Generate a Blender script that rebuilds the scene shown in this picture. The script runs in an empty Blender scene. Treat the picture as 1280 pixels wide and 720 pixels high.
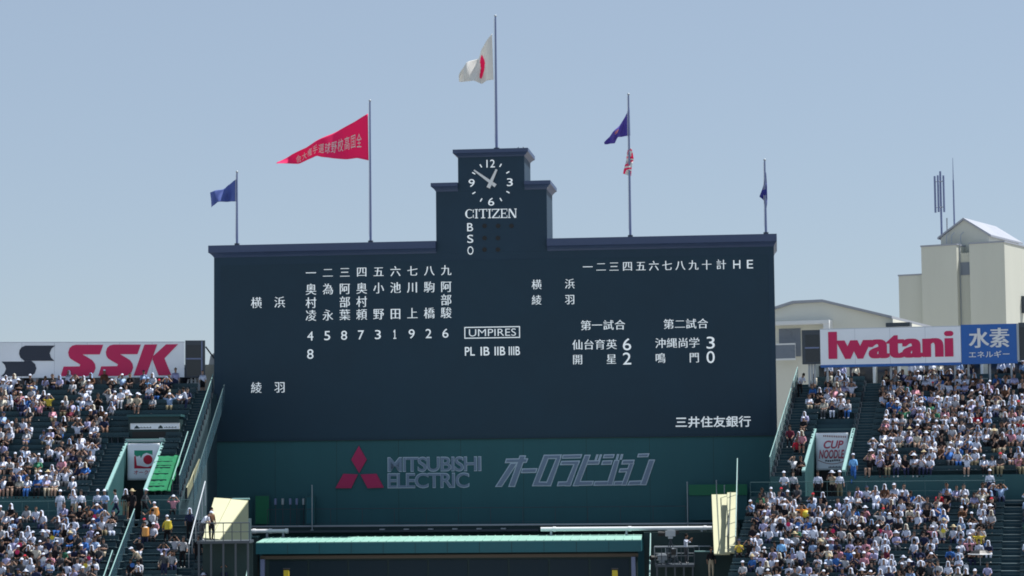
import bpy, bmesh, math, random
import numpy as np
from mathutils import Vector, Matrix

SC = bpy.context.scene
COL = SC.collection
R = math.radians
rnd = random.Random(11)

# ------------------------------------------------------------------ camera
FPX, W0, H0 = 2900.0, 1280.0, 720.0
CAM = Vector((0, 0, 12.0))
PITCH, ROLL = math.atan(225 / FPX), 0.0098
fwd = Vector((0, math.cos(PITCH), math.sin(PITCH)))
rt0 = Vector((1, 0, 0)); up0 = Vector((0, -math.sin(PITCH), math.cos(PITCH)))
rgt = rt0 * math.cos(ROLL) - up0 * math.sin(ROLL)
upv = up0 * math.cos(ROLL) + rt0 * math.sin(ROLL)
cd = bpy.data.cameras.new('camera'); cam = bpy.data.objects.new('camera', cd); COL.objects.link(cam)
cam.matrix_world = Matrix(((rgt.x, upv.x, -fwd.x, CAM.x), (rgt.y, upv.y, -fwd.y, CAM.y), (rgt.z, upv.z, -fwd.z, CAM.z), (0, 0, 0, 1)))
cd.sensor_width = 36; cd.lens = FPX / W0 * 36; cd.clip_start = 1; cd.clip_end = 9000
SC.camera = cam
SC.cycles.filter_width = 1.8

# ------------------------------------------------------------------ sky, sun, exposure
SUN_EL, SUN_AZ = R(63), R(64)
wd = bpy.data.worlds.new('World'); SC.world = wd; wd.use_nodes = True
nt = wd.node_tree
bg = nt.nodes['Background']
sky = nt.nodes.new('ShaderNodeTexSky'); sky.sky_type = 'NISHITA'; sky.sun_disc = False
sky.sun_elevation = SUN_EL; sky.sun_rotation = SUN_AZ
sky.air_density = 1.0; sky.dust_density = 0.25; sky.ozone_density = 3.0; sky.altitude = 0
hs = nt.nodes.new('ShaderNodeHueSaturation'); hs.inputs['Saturation'].default_value = 0.85; hs.inputs['Value'].default_value = 0.66
nt.links.new(sky.outputs[0], hs.inputs['Color']); hz = nt.nodes.new('ShaderNodeMix'); hz.data_type = 'RGBA'; hz.inputs['Factor'].default_value = 0.62; hz.inputs['B'].default_value = (2.36, 2.95, 3.76, 1)   # thin even summer haze
nt.links.new(hs.outputs[0], hz.inputs['A']); nt.links.new(hz.outputs['Result'], bg.inputs[0]); bg.inputs[1].default_value = 0.1
sl = bpy.data.lights.new('sun', 'SUN'); so = bpy.data.objects.new('sun', sl); COL.objects.link(so)
sl.energy = 4.6; sl.angle = R(0.55); sl.color = (1, 0.968, 0.92)
sd = Vector((math.sin(SUN_AZ) * math.cos(SUN_EL), math.cos(SUN_AZ) * math.cos(SUN_EL), math.sin(SUN_EL)))
so.rotation_euler = sd.to_track_quat('Z', 'Y').to_euler(); so.location = (60, 60, 120)
vs = SC.view_settings
vs.view_transform = 'Standard'; vs.look = 'None'; vs.gamma = 1; vs.use_curve_mapping = False; vs.exposure = 0.76

# ------------------------------------------------------------------ frames: local x = s (to the right), -y = t (towards the field), z up
def ray(px, py):
    return (fwd * FPX + rgt * (px - W0 / 2) - upv * (py - H0 / 2)).normalized()

class Frame:
    def __init__(self, ox, oy, deg):
        self.o = Vector((ox, oy, 0)); self.a = R(deg)
        self.es = Vector((math.cos(self.a), -math.sin(self.a), 0)); self.et = Vector((-math.sin(self.a), -math.cos(self.a), 0))
    def world(self, s, t, z):
        return self.o + self.es * s + self.et * t + Vector((0, 0, z))
    def at(self, px, py, t=0.0):
        d = ray(px, py); n = self.et
        k = (self.o + n * t - CAM).dot(n) / d.dot(n)
        p = CAM + d * k - self.o
        return p.dot(self.es), p.z
    def scale(self, px, py, t=0.0):
        s, z = self.at(px, py, t)
        return (self.world(s, t, z) - CAM).dot(fwd) / FPX
    def onz(self, px, py, z):
        d = ray(px, py); k = (z - CAM.z) / d.z
        p = CAM + d * k - self.o
        return p.dot(self.es), p.dot(self.et)

def px_of(w):
    v = w - CAM; d = v.dot(fwd)
    return W0 / 2 + FPX * v.dot(rgt) / d, H0 / 2 - FPX * v.dot(upv) / d

def frame_at(px, depth, deg):
    return Frame((px - W0 / 2) / FPX * depth, depth, deg)

# ------------------------------------------------------------------ materials
MATS = {}
def mat(name, col, rough=0.7, var=0.0, scale=2.0, spec=0.4, emit=0.0, metal=0.0, alpha=1.0, streak=False):
    if name in MATS: return MATS[name]
    m = bpy.data.materials.new(name); m.use_nodes = True; n = m.node_tree; b = n.nodes['Principled BSDF']
    b.inputs['Base Color'].default_value = (*col, 1); b.inputs['Roughness'].default_value = rough
    b.inputs['Specular IOR Level'].default_value = spec; b.inputs['Metallic'].default_value = metal
    b.inputs['Alpha'].default_value = alpha
    if emit:
        b.inputs['Emission Color'].default_value = (*col, 1); b.inputs['Emission Strength'].default_value = emit
    if var:
        tc = n.nodes.new('ShaderNodeTexCoord'); mp = n.nodes.new('ShaderNodeMapping')
        if streak: mp.inputs['Scale'].default_value = (1, 1, 0.18)
        nz = n.nodes.new('ShaderNodeTexNoise'); nz.inputs['Scale'].default_value = scale; nz.inputs['Detail'].default_value = 6
        nz.inputs['Roughness'].default_value = 0.65
        mx = n.nodes.new('ShaderNodeMix'); mx.data_type = 'RGBA'
        mx.inputs['A'].default_value = (*[c * (1 - var) for c in col], 1); mx.inputs['B'].default_value = (*[min(1, c * (1 + var)) for c in col], 1)
        n.links.new(tc.outputs['Object'], mp.inputs[0]); n.links.new(mp.outputs[0], nz.inputs['Vector'])
        n.links.new(nz.outputs['Fac'], mx.inputs['Factor']); n.links.new(mx.outputs['Result'], b.inputs['Base Color'])
        mr = n.nodes.new('ShaderNodeMath'); mr.operation = 'MULTIPLY_ADD'; mr.inputs[1].default_value = 0.3; mr.inputs[2].default_value = rough - 0.15
        n.links.new(nz.outputs['Fac'], mr.inputs[0]); n.links.new(mr.outputs[0], b.inputs['Roughness'])
    MATS[name] = m
    return m

def cloth_mat(name):
    m = bpy.data.materials.new(name); m.use_nodes = True; n = m.node_tree; b = n.nodes['Principled BSDF']
    at = n.nodes.new('ShaderNodeAttribute'); at.attribute_name = 'dye'
    tc = n.nodes.new('ShaderNodeTexCoord'); nz = n.nodes.new('ShaderNodeTexNoise'); nz.inputs['Scale'].default_value = 9; nz.inputs['Detail'].default_value = 3
    rp = n.nodes.new('ShaderNodeMapRange'); rp.inputs[3].default_value = 0.72; rp.inputs[4].default_value = 1.2
    mx = n.nodes.new('ShaderNodeMix'); mx.data_type = 'RGBA'; mx.blend_type = 'MULTIPLY'; mx.inputs['Factor'].default_value = 1
    n.links.new(tc.outputs['Object'], nz.inputs['Vector']); n.links.new(nz.outputs['Fac'], rp.inputs[0])
    n.links.new(at.outputs['Color'], mx.inputs['A']); n.links.new(rp.outputs[0], mx.inputs['B'])
    n.links.new(mx.outputs['Result'], b.inputs['Base Color'])
    b.inputs['Roughness'].default_value = 0.85; b.inputs['Specular IOR Level'].default_value = 0.2
    return m
CLOTH = cloth_mat('dyed_cloth')

M = dict(
    board=mat('board_black', (0.022, 0.048, 0.079), 0.6, 0.2, 0.25, spec=0.2),
    frame=mat('board_frame', (0.040, 0.066, 0.145), 0.45, 0.12, 0.6, spec=0.5),
    screen=mat('screen_black', (0.019, 0.045, 0.072), 0.55, 0.2, 0.22, spec=0.2),
    eye=mat('eye_wall_green', (0.034, 0.108, 0.128), 0.65, 0.14, 0.5, spec=0.15, streak=True),
    lamp=mat('board_letters', (0.74, 0.80, 0.84), 0.5, emit=0.24),
    white=mat('white_paint', (0.72, 0.74, 0.76), 0.5, 0.05, 1.5),
    offwhite=mat('sign_white', (0.80, 0.85, 0.92), 0.45, 0.07, 0.6),
    red=mat('sign_red', (0.56, 0.014, 0.105), 0.45, 0.05, 1.0),
    logored=mat('logo_red', (0.38, 0.010, 0.09), 0.5, 0.05, 1.0),
    blue=mat('sign_blue', (0.02, 0.12, 0.42), 0.45, 0.05, 1.0),
    navy=mat('logo_navy', (0.025, 0.035, 0.06), 0.5, 0.05, 1.0),
    logofill=mat('logo_fill', (0.15, 0.21, 0.31), 0.5, 0.06, 1.0),
    logoedge=mat('logo_edge', (0.42, 0.52, 0.64), 0.5),
    conc=mat('green_terrace', (0.026, 0.062, 0.080), 0.8, 0.3, 1.6),
    step=mat('stair_concrete', (0.16, 0.19, 0.19), 0.8, 0.25, 2.0),
    seat=mat('seat_green', (0.018, 0.054, 0.070), 0.55, 0.25, 1.2),
    wall=mat('green_wall', (0.022, 0.088, 0.098), 0.6, 0.15, 0.8, streak=True),
    dgreen=mat('dark_green_wall', (0.010, 0.034, 0.038), 0.6, 0.2, 0.8),
    railg=mat('pale_green_paint', (0.20, 0.36, 0.35), 0.5, 0.1, 2.0),
    steel=mat('galvanised_steel', (0.36, 0.40, 0.44), 0.45, 0.1, 3.0, metal=0.3),
    dsteel=mat('dark_steel', (0.05, 0.065, 0.085), 0.5, 0.15, 3.0),
    pole=mat('pole_paint', (0.17, 0.21, 0.36), 0.4, 0.08, 3.0),
    net=mat('green_net', (0.001, 0.14, 0.055), 0.9, 0.35, 3.0),
    gpanel=mat('bright_green_panel', (0.012, 0.15, 0.075), 0.6, 0.15, 1.0),
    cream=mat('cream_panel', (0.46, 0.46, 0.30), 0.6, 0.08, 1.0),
    creamside=mat('shaded_cream_panel', (0.085, 0.11, 0.085), 0.6, 0.1, 1.0),  # cream darkened in its colour to give the shaded side walls
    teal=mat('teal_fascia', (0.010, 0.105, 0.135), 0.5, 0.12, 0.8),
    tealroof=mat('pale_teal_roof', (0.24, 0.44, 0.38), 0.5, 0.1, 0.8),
    seam=mat('sign_seam', (0.50, 0.55, 0.62), 0.5),
    hutglass=mat('dark_hut_window', (0.009, 0.024, 0.038), 0.5, 0.1, 1.0, spec=0.2),
    dark=mat('dark_glass', (0.012, 0.018, 0.026), 0.15, 0.1, 1.0, spec=0.6),
    black=mat('black_plastic', (0.012, 0.013, 0.015), 0.5, 0.2, 4.0),
    build=mat('beige_render', (0.55, 0.56, 0.50), 0.8, 0.10, 0.35, streak=True),
    build2=mat('beige_gable', (0.68, 0.68, 0.61), 0.8, 0.06, 0.4),
    roof=mat('pale_metal_roof', (0.31, 0.33, 0.38), 0.45, 0.06, 0.6),
    glass=mat('pale_window', (0.19, 0.22, 0.27), 0.3, 0.1, 1.0),
    yellow=mat('yellow_plastic', (0.62, 0.5, 0.04), 0.5),
    orange=mat('orange_keg', (0.72, 0.33, 0.09), 0.5, 0.15, 3.0),
    screenfence=mat('translucent_panel', (0.14, 0.25, 0.27), 0.35, 0.1, 1.5, alpha=0.4),
    meshfence=mat('blue_green_mesh', (0.03, 0.085, 0.12), 0.6, 0.1, 1.5, alpha=0.4),
    ground=mat('ground_dirt', (0.27, 0.26, 0.23), 0.9, 0.25, 0.05),
)

# ------------------------------------------------------------------ mesh builder
class MB:
    def __init__(self): self.v = []; self.f = []; self.m = []; self.mats = []; self.cur = 0
    def use(self, m):
        if m not in self.mats: self.mats.append(m)
        self.cur = self.mats.index(m); return self
    def add(self, vs_, fs):
        o = len(self.v); self.v += [tuple(p) for p in vs_]
        for f in fs: self.f.append([i + o for i in f]); self.m.append(self.cur)
        return self
    def box(self, s0, s1, t0, t1, z0, z1):
        return self.add([(s0, -t0, z0), (s1, -t0, z0), (s1, -t1, z0), (s0, -t1, z0), (s0, -t0, z1), (s1, -t0, z1), (s1, -t1, z1), (s0, -t1, z1)],
                        [(0, 1, 2, 3), (7, 6, 5, 4), (0, 4, 5, 1), (1, 5, 6, 2), (2, 6, 7, 3), (3, 7, 4, 0)])
    def prism(self, poly, t0, t1):
        n = len(poly)
        return self.add([(s, -t1, z) for s, z in poly] + [(s, -t0, z) for s, z in poly],
                        [tuple(range(n)), tuple(range(2 * n - 1, n - 1, -1))] + [(i, i + n, (i + 1) % n + n, (i + 1) % n) for i in range(n)])
    def side(self, poly, s0, s1):          # poly of (t, z) extruded along s
        n = len(poly)
        return self.add([(s0, -t, z) for t, z in poly] + [(s1, -t, z) for t, z in poly],
                        [tuple(range(n)), tuple(range(2 * n - 1, n - 1, -1))] + [(i, i + n, (i + 1) % n + n, (i + 1) % n) for i in range(n)])
    def flat(self, poly, t):
        return self.add([(s, -t, z) for s, z in poly], [tuple(range(len(poly)))])
    def tube(self, p, q, r, n=8, r2=None):
        p = Vector((p[0], -p[1], p[2])); q = Vector((q[0], -q[1], q[2])); d = (q - p).normalized()
        a = d.orthogonal().normalized(); b = d.cross(a); r2 = r if r2 is None else r2
        vv = [p + (a * math.cos(2 * math.pi * i / n) + b * math.sin(2 * math.pi * i / n)) * r for i in range(n)] + \
             [q + (a * math.cos(2 * math.pi * i / n) + b * math.sin(2 * math.pi * i / n)) * r2 for i in range(n)]
        return self.add(vv, [tuple(range(n - 1, -1, -1)), tuple(range(n, 2 * n))] + [(i, (i + 1) % n, (i + 1) % n + n, i + n) for i in range(n)])
    def disc(self, s, z, r, t, n=24, t0=None):
        poly = [(s + r * math.cos(2 * math.pi * i / n), z + r * math.sin(2 * math.pi * i / n)) for i in range(n)]
        return self.flat(poly, t) if t0 is None else self.prism(poly, t0, t)
    def ball(self, c, r, n=8, sq=(1, 1, 1)):
        bm = bmesh.new(); bmesh.ops.create_uvsphere(bm, u_segments=n, v_segments=n - 2, radius=r)
        vv = [(v.co.x * sq[0] + c[0], v.co.y * sq[1] - c[1], v.co.z * sq[2] + c[2]) for v in bm.verts]
        ff = [[v.index for v in f.verts] for f in bm.faces]; bm.free()
        return self.add(vv, ff)
    def build(self, name, parent=None, fr=None, base=None, smooth=False, bevel=0.0, normals=True):
        """parent: a thing of thing(); else a top-level mesh at base in frame fr."""
        if parent is not None: base = BASES[parent.name]
        bx = (base[0], -base[1], base[2])
        me = bpy.data.meshes.new(name)
        me.from_pydata([(x - bx[0], y - bx[1], z - bx[2]) for x, y, z in self.v], [], self.f)
        for m_ in self.mats: me.materials.append(m_)
        me.polygons.foreach_set('material_index', self.m)
        if normals:
            bm = bmesh.new(); bm.from_mesh(me); bmesh.ops.recalc_face_normals(bm, faces=bm.faces)
            bm.to_mesh(me); bm.free()
        if smooth: me.polygons.foreach_set('use_smooth', [True] * len(me.polygons))
        o = bpy.data.objects.new(name, me); COL.objects.link(o)
        if parent is not None:
            o.parent = parent; BASES[o.name] = base
        else:
            o.location = fr.world(*base); o.rotation_euler = (0, 0, -fr.a); BASES[o.name] = base
        if bevel:
            md = o.modifiers.new('bevel', 'BEVEL'); md.width = bevel; md.segments = 2; md.limit_method = 'ANGLE'
        return o

BASES = {}
def tag(o, label, cat=None, group=None, kind=None):
    if label: o['label'] = label
    if cat: o['category'] = cat
    if group: o['group'] = group
    if kind: o['kind'] = kind
    return o
def thing(name, label, cat, fr, base, group=None):
    o = bpy.data.objects.new(name, None); COL.objects.link(o); o.empty_display_size = 0.3
    o.location = fr.world(*base); o.rotation_euler = (0, 0, -fr.a); BASES[o.name] = base
    return tag(o, label, cat, group)
def under(child_src, parent): BASES[child_src.name] = BASES[parent.name]

# ------------------------------------------------------------------ lettering
def font_mesh(body, offset=0.0, shear=0.0, space=1.0):
    c = bpy.data.curves.new('t', 'FONT'); c.body = body; c.offset = offset; c.shear = shear; c.resolution_u = 4; c.space_character = space
    o = bpy.data.objects.new('t', c); COL.objects.link(o)
    bpy.context.view_layer.update()
    me = o.evaluated_get(bpy.context.evaluated_depsgraph_get()).to_mesh()
    v = np.array([tuple(x.co)[:2] for x in me.vertices]); me.calc_loop_triangles(); f = [tuple(p.vertices) for p in me.loop_triangles]
    o.evaluated_get(bpy.context.evaluated_depsgraph_get()).to_mesh_clear()
    bpy.data.objects.remove(o); bpy.data.curves.remove(c)
    return v, f
def words_at(mb, body, s0, s1, z0, z1, t, offset=0.0, shear=0.0, slope=0.0, space=1.0, warp=None):
    """bold sans lettering stretched to the rectangle s0..s1, z0..z1"""
    v, f = font_mesh(body, offset, shear, space)
    lo, hi = v.min(0), v.max(0)
    q = (v - lo) / (hi - lo)
    P = []
    for x, y in q:
        s, z = s0 + x * (s1 - s0), z0 + y * (z1 - z0) + slope * x * (s1 - s0)
        if warp: s, tt, z = warp(s, z)
        else: tt = t
        P.append((s, -tt, z))
    mb.add(P, f)
GL = {}
def glyph(ch, N=56, serif=True):
    """a character as rows of runs; horizontal strokes thinned as in a brush-cut face"""
    key = (ch, serif)
    if key in GL: return GL[key]
    if ch == '1':
        GL[key] = [(.40, .62, 0, 1), (.16, .40, .72, .85), (.28, .40, .85, .92), (.12, .40, 0, .10), (.62, .90, 0, .10)]; return GL[key]
    v, f = font_mesh(ch)
    cjk = ord(ch) > 0x2000
    if cjk: lo, hi = np.array((-0.035, -0.15)), np.array((0.965, 0.85))
    else: lo, hi = v.min(0), v.max(0)
    q = (v - lo) / (hi - lo) * N
    ys, xs = np.mgrid[0:N, 0:N] + 0.5
    g = np.zeros((N, N), bool)
    for tri in f:
        for k in range(1, len(tri) - 1):
            a, b, c = q[tri[0]], q[tri[k]], q[tri[k + 1]]
            d = lambda p, r: (r[0] - p[0]) * (ys - p[1]) - (r[1] - p[1]) * (xs - p[0])
            w0, w1, w2 = d(a, b), d(b, c), d(c, a)
            g |= ((w0 >= 0) & (w1 >= 0) & (w2 >= 0)) | ((w0 <= 0) & (w1 <= 0) & (w2 <= 0))
    if serif:
        g[:-1] &= g[1:]                       # thinner horizontals
        w = g.copy(); w[:, 1:] |= g[:, :-1]   # stouter verticals
        g = w
    runs = []; open_ = {}
    for y in range(N + 1):
        row = {}
        if y < N:
            x = 0
            while x < N:
                if g[y, x]:
                    x0 = x
                    while x < N and g[y, x]: x += 1
                    row[(x0, x)] = y
                else: x += 1
        for k in list(open_):
            if k not in row: runs.append((k[0] / N, k[1] / N, open_.pop(k) / N, y / N))
        for k in row: open_.setdefault(k, y)
    GL[key] = runs
    return runs
def char_at(mb, ch, s, z, w, h, t, serif=True):
    for x0, x1, y0, y1 in glyph(ch, serif=serif):
        mb.flat([(s + (x0 - .5) * w, z + (y0 - .5) * h), (s + (x1 - .5) * w, z + (y0 - .5) * h), (s + (x1 - .5) * w, z + (y1 - .5) * h), (s + (x0 - .5) * w, z + (y1 - .5) * h)], t)
def grow(poly, d):
    n = len(poly); c = [Vector(p) for p in poly]; area = sum(c[i].x * c[(i + 1) % n].y - c[(i + 1) % n].x * c[i].y for i in range(n)); sg = 1 if area > 0 else -1
    out = []
    for i in range(n):
        e0 = (c[i] - c[i - 1]).normalized(); e1 = (c[(i + 1) % n] - c[i]).normalized()
        n0 = Vector((e0.y, -e0.x)) * sg; n1 = Vector((e1.y, -e1.x)) * sg
        b = n0 + n1; b = b / max(0.3, b.dot(n0)) if b.length > 1e-6 else n0
        out.append(tuple(c[i] + b * d))
    return out

# ================================================================== SETTING
GF = Frame(0, 0, 0)
g = MB().use(M['ground']); g.add([(-4000, -300, 0), (4000, -300, 0), (4000, 7000, 0), (-4000, 7000, 0)], [(0, 1, 2, 3)])
tag(g.build('ground', fr=GF, base=(0, 0, 0)), 'bare earth ground under and around the stadium', None, None, 'structure')

FB = frame_at(620, 150, 6.5)      # scoreboard front plane
FL = Frame(0, 150, 0)             # left bleachers, t = 0 at the top of the terraces
FR = frame_at(995, 150, 14)       # right bleachers

# ------------------------------------------------------------------ scoreboard
def bs(px, py=430, t=0): return FB.at(px, py, t)[0]
def bz(py, px=620, t=0): return FB.at(px, py, t)[1]
S0, S1 = bs(267.5), bs(969.5)
ZC1, ZC0, ZCB = bz(300), bz(309), bz(315)
ZB, ZE = bz(548), bz(657)
TS0, TS1 = bs(545, 260), bs(683.5, 260)
US0, US1 = bs(572.5, 210), bs(655.5, 210)
ZM, ZU = bz(238), bz(196)
BD = -6.8
board = thing('scoreboard', 'huge black stadium scoreboard with clock tower and white lettering above a dark green wall', 'scoreboard', FB, (0, -3, 0))
b = MB().use(M['board'])
b.box(S0, S1, BD, 0, ZB, ZCB)
b.build('board_body', board)
b = MB().use(M['board'])
b.box(TS0, TS1, -3.8, 0.004, ZCB + .002, ZM); b.box(US0, US1, -3.7, 0.012, ZM + .002, ZU)
tower = b.build('clock_tower', board)

def cornice(mb, s0, s1, t0, t1, z0, z1, z2, l, r, f, bk):
    A = [(s0, t0), (s1, t0), (s1, t1), (s0, t1)]; B = [(s0 - l, t0 - bk), (s1 + r, t0 - bk), (s1 + r, t1 + f), (s0 - l, t1 + f)]
    steps = [(0.0, 0.0), (0.22, 0.35), (0.62, 0.75), (1.0, 1.0)]
    ring = []
    for e, zz in steps: ring.append([(A[i][0] + (B[i][0] - A[i][0]) * e, -(A[i][1] + (B[i][1] - A[i][1]) * e), z0 + (z1 - z0) * zz) for i in range(4)])
    ring.append([(x, y, z2) for x, y, z in ring[-1]])
    vv = [p for r_ in ring for p in r_]; ff = [(3, 2, 1, 0)]
    for k in range(len(ring) - 1):
        for i in range(4): ff.append((k * 4 + i, k * 4 + (i + 1) % 4, k * 4 + 4 + (i + 1) % 4, k * 4 + 4 + i))
    n = len(ring) * 4; ff.append((n - 4, n - 3, n - 2, n - 1))
    mb.add(vv, ff)
b = MB().use(M['frame'])
cornice(b, S0, TS0 - .002, BD, 0, ZCB, ZC0, ZC1, .32, 0, .30, .3)
cornice(b, TS1 + .002, S1, BD, 0, ZCB, ZC0, ZC1, 0, .2, .30, .3)
b.build('cornice', board)
b = MB().use(M['frame'])
cornice(b, TS0, US0 - .003, -3.8, 0, ZM, ZM + .32, ZM + .55, .3, 0, .3, .3)
cornice(b, US1 + .003, TS1, -3.8, 0, ZM, ZM + .32, ZM + .55, 0, .28, .3, .3)
cornice(b, US0, US1, -3.7, 0, ZU, ZU + .26, ZU + .5, .3, .28, .32, .3)
b.build('cornice', board)
b = MB().use(M['screen'])
zs = bz(325)
b.box(bs(276), bs(962), 0.0, 0.03, ZB + .12, zs)
screen = b.build('display_screen', board)
b = MB().use(M['eye'])
b.box(S0 - .1, S1 - .15, BD, -0.03, 4.0, ZB - .002)
b.build('lower_wall', board)
b = MB().use(M['dgreen'])                                   # panel seams of the lower wall and dark strip coloured in as the shadow gap under the screen
for k in range(1, 9):
    s = S0 + (S1 - S0) * k / 9; b.box(s - .012, s + .012, -0.03, -0.026, ZE - 1, ZB - .01)
b.box(S0, S1 - .2, -0.03, 0.06, ZB - .05, ZB - .004)
b.build('seam_and_shade_strip', board)
TL = 0.036                                                  # lettering plane
def bchar(mb, ch, px, py, wpx, hpx, serif=True, t=TL):
    s, z = FB.at(px, py); k = FB.scale(px, py)
    char_at(mb, ch, s, z, wpx * k * 1.0, hpx * k, t, serif)
def lettering(name, items, parent=screen, serif=True, label=None, t=TL):
    mb = MB().use(M['lamp'])
    for ch, px, py, w, h in items: bchar(mb, ch, px, py, w, h, serif, t)
    o = mb.build(name, parent, normals=False)
    if label: o['label'] = label
    return o
SLP = -0.0205
cx = [388.3 + 21.11 * i for i in range(9)]
yo = lambda y, i: y + SLP * 21.11 * i
lettering('batting_order', [(c, cx[i], yo(341.5, i), 14, 14) for i, c in enumerate('一二三四五六七八九')])
names = ['奥村凌', '為 永', '阿部葉', '奥村頼', '小 野', '池 田', '川 上', '駒 橋', '阿部駿']
for i, nm in enumerate(names):
    lettering('player_name', [(c, cx[i], yo((362, 378.6, 394.6)[k], i), 14.4, 15) for k, c in enumerate(nm) if c != ' '])
lettering('position_numbers', [(c, cx[i] - .3, yo(420, i), 7.6, 11.4) for i, c in enumerate('458731926') if c != '1'] + [('1', cx[5] - .3, yo(420, 5), 4.8, 11.4)], serif=False)
lettering('position_numbers', [('8', 388, 442.6, 8, 12)], serif=False)
lettering('team_name', [('横', 320, 378.6, 14.5, 15), ('浜', 349.2, 378, 14.5, 15)])
lettering('team_name', [('綾', 320, 484.8, 14.5, 15), ('羽', 349.2, 484.3, 14.5, 15)])
hx = [734.3, 750.8, 767, 783.8, 800.5, 816.8, 833.3, 849.8, 866.3, 882.8, 901]
hy = lambda x: 334 - (x - 734) * .0185
lettering('inning_numbers', [(c, x, hy(x), 13.2, 13.4) for c, x in zip('一二三四五六七八九十計', hx)])
lettering('inning_numbers', [('H', 921, hy(921), 8.8, 10.6), ('E', 937.5, hy(937), 7.6, 10.6)], serif=False)
lettering('team_name', [('横', 670.3, 355.8, 13, 13.4), ('浜', 711.8, 355, 13, 13.4)])
lettering('team_name', [('綾', 670.3, 375.2, 13, 13.4), ('羽', 711.8, 374.6, 13, 13.4)])
lettering('game_heading', [(c, x, 407 - i * .25, 14, 13.4) for i, (c, x) in enumerate(zip('第一試合', (731.8, 745.8, 760, 774.3)))])
lettering('game_heading', [(c, x, 405.4 - i * .25, 14, 13.4) for i, (c, x) in enumerate(zip('第二試合', (835.3, 849.3, 863.3, 877.8)))])
lettering('game_result', [(c, x, 431.2 - i * .2, 14, 13.6) for i, (c, x) in enumerate(zip('仙台育英', (721.5, 735.5, 749.5, 763.8)))] + [('開', 721.5, 449.6, 13.4, 13.6), ('星', 763.8, 449, 13.4, 13.6)])
lettering('game_result', [(c, x, 429.2 - i * .2, 14, 13.6) for i, (c, x) in enumerate(zip('沖縄尚学', (825, 839.3, 853.3, 867.3)))] + [('鳴', 825, 447.8, 13.4, 13.6), ('門', 867.3, 447.2, 13.4, 13.6)])
lettering('score_number', [('6', 783.8, 430.4, 10.4, 15), ('2', 783.8, 448.2, 10.4, 15)], serif=False)
lettering('score_number', [('3', 888.3, 428.4, 10.2, 15), ('0', 888.3, 446.4, 10.2, 15)], serif=False)
def bwords(name, body, x0, x1, yc, h, parent, offset, m='lamp', t=TL, slope=0.0, shear=0, space=1.0):
    mb = MB().use(M[m]); s0, _ = FB.at(x0, yc); s1, _ = FB.at(x1, yc); _, z = FB.at((x0 + x1) / 2, yc); k = FB.scale((x0 + x1) / 2, yc)
    words_at(mb, body, s0, s1, z - h * k / 2, z + h * k / 2, t, offset, shear, slope, space)
    return mb.build(name, parent, normals=False)
bwords('umpires_heading', 'UMPIRES', 586.3, 645, 415.6, 9.0, screen, -.008)
b = MB().use(M['lamp']); s0, z0 = FB.at(580.6, 423.4); s1, z1 = FB.at(650, 407.7)
for q in ((s0, s1, z0, z0 + .06), (s0, s1, z1 - .06, z1), (s0, s0 + .06, z0 + .061, z1 - .061), (s1 - .06, s1, z0 + .061, z1 - .061)): b.flat([(q[0], q[2]), (q[1], q[2]), (q[1], q[3]), (q[0], q[3])], TL)
b.build('umpires_border', screen, normals=False)
for tx, x0, x1 in (('PL', 581.2, 593.6), ('IB', 600.8, 612), ('IIB', 618.3, 631.6), ('IIIB', 636, 650)):
    bwords('umpire_base', tx, x0, x1, 439.2 - (x0 - 580) * .012, 10.8, screen, .008)
bwords('sponsor_name', '三井住友銀行', 844.5, 938.5, 527.2, 14, screen, .012)

# clock and lamps on the tower face
CT = 0.02
ck = MB().use(M['board']); cs, cz = FB.at(613.6, 228.4); kk = FB.scale(613.6, 228.4)
ck.disc(cs, cz, 30.5 * kk, CT, 40, t0=0.012)
clock = ck.build('clock', board)
mb = MB().use(M['lamp'])
for k in range(12):
    if k % 3 == 0: continue
    a = math.pi * k / 6; r0, r1 = 22.6 * kk, 27 * kk; dx, dz = math.sin(a), math.cos(a); w = .036
    mb.flat([(cs + dx * r0 + dz * w, cz + dz * r0 - dx * w), (cs + dx * r1 + dz * w, cz + dz * r1 - dx * w), (cs + dx * r1 - dz * w, cz + dz * r1 + dx * w), (cs + dx * r0 - dz * w, cz + dz * r0 + dx * w)], CT + .006)
mb.build('hour_marks', clock, normals=False)
mb = MB().use(M['lamp'])
for tx, px, py, w in (('12', 613.4, 204.5, 10.6), ('3', 637.3, 227.8, 7.4), ('6', 614, 252.2, 7.6), ('9', 589.6, 228.8, 7.6)):
    s, z = FB.at(px, py); words_at(mb, tx, s - w * kk / 2, s + w * kk / 2, z - 4.9 * kk, z + 4.9 * kk, CT + .006, .0)
mb.build('clock_numerals', clock, normals=False)
def hand(name, tip, tail, w0, w1, t):
    (sa, za), (sb, zb) = FB.at(*tip), FB.at(*tail); d = Vector((sa - sb, za - zb)).normalized(); n = Vector((-d.y, d.x)); w0 *= kk / 2; w1 *= kk / 2
    m_ = MB().use(M['white']); m_.prism([(sa + n.x * w0, za + n.y * w0), (sa - n.x * w0, za - n.y * w0), (sb - n.x * w1, zb - n.y * w1), (sb + n.x * w1, zb + n.y * w1)], t, t + .03)
    m_.cur = 0; return m_.build(name, clock)
hand('minute_hand', (592.6, 212.8), (619.6, 232.4), 1.8, 4.6, .06)
hand('hour_hand', (621, 212), (610.6, 235), 2.4, 4.8, .1)
mb = MB().use(M['lamp'])                                        # serif capitals drawn as strokes
SER = {'C': 'c', 'I': 'i', 'T': 't', 'Z': 'z', 'E': 'e', 'N': 'n'}
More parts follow.
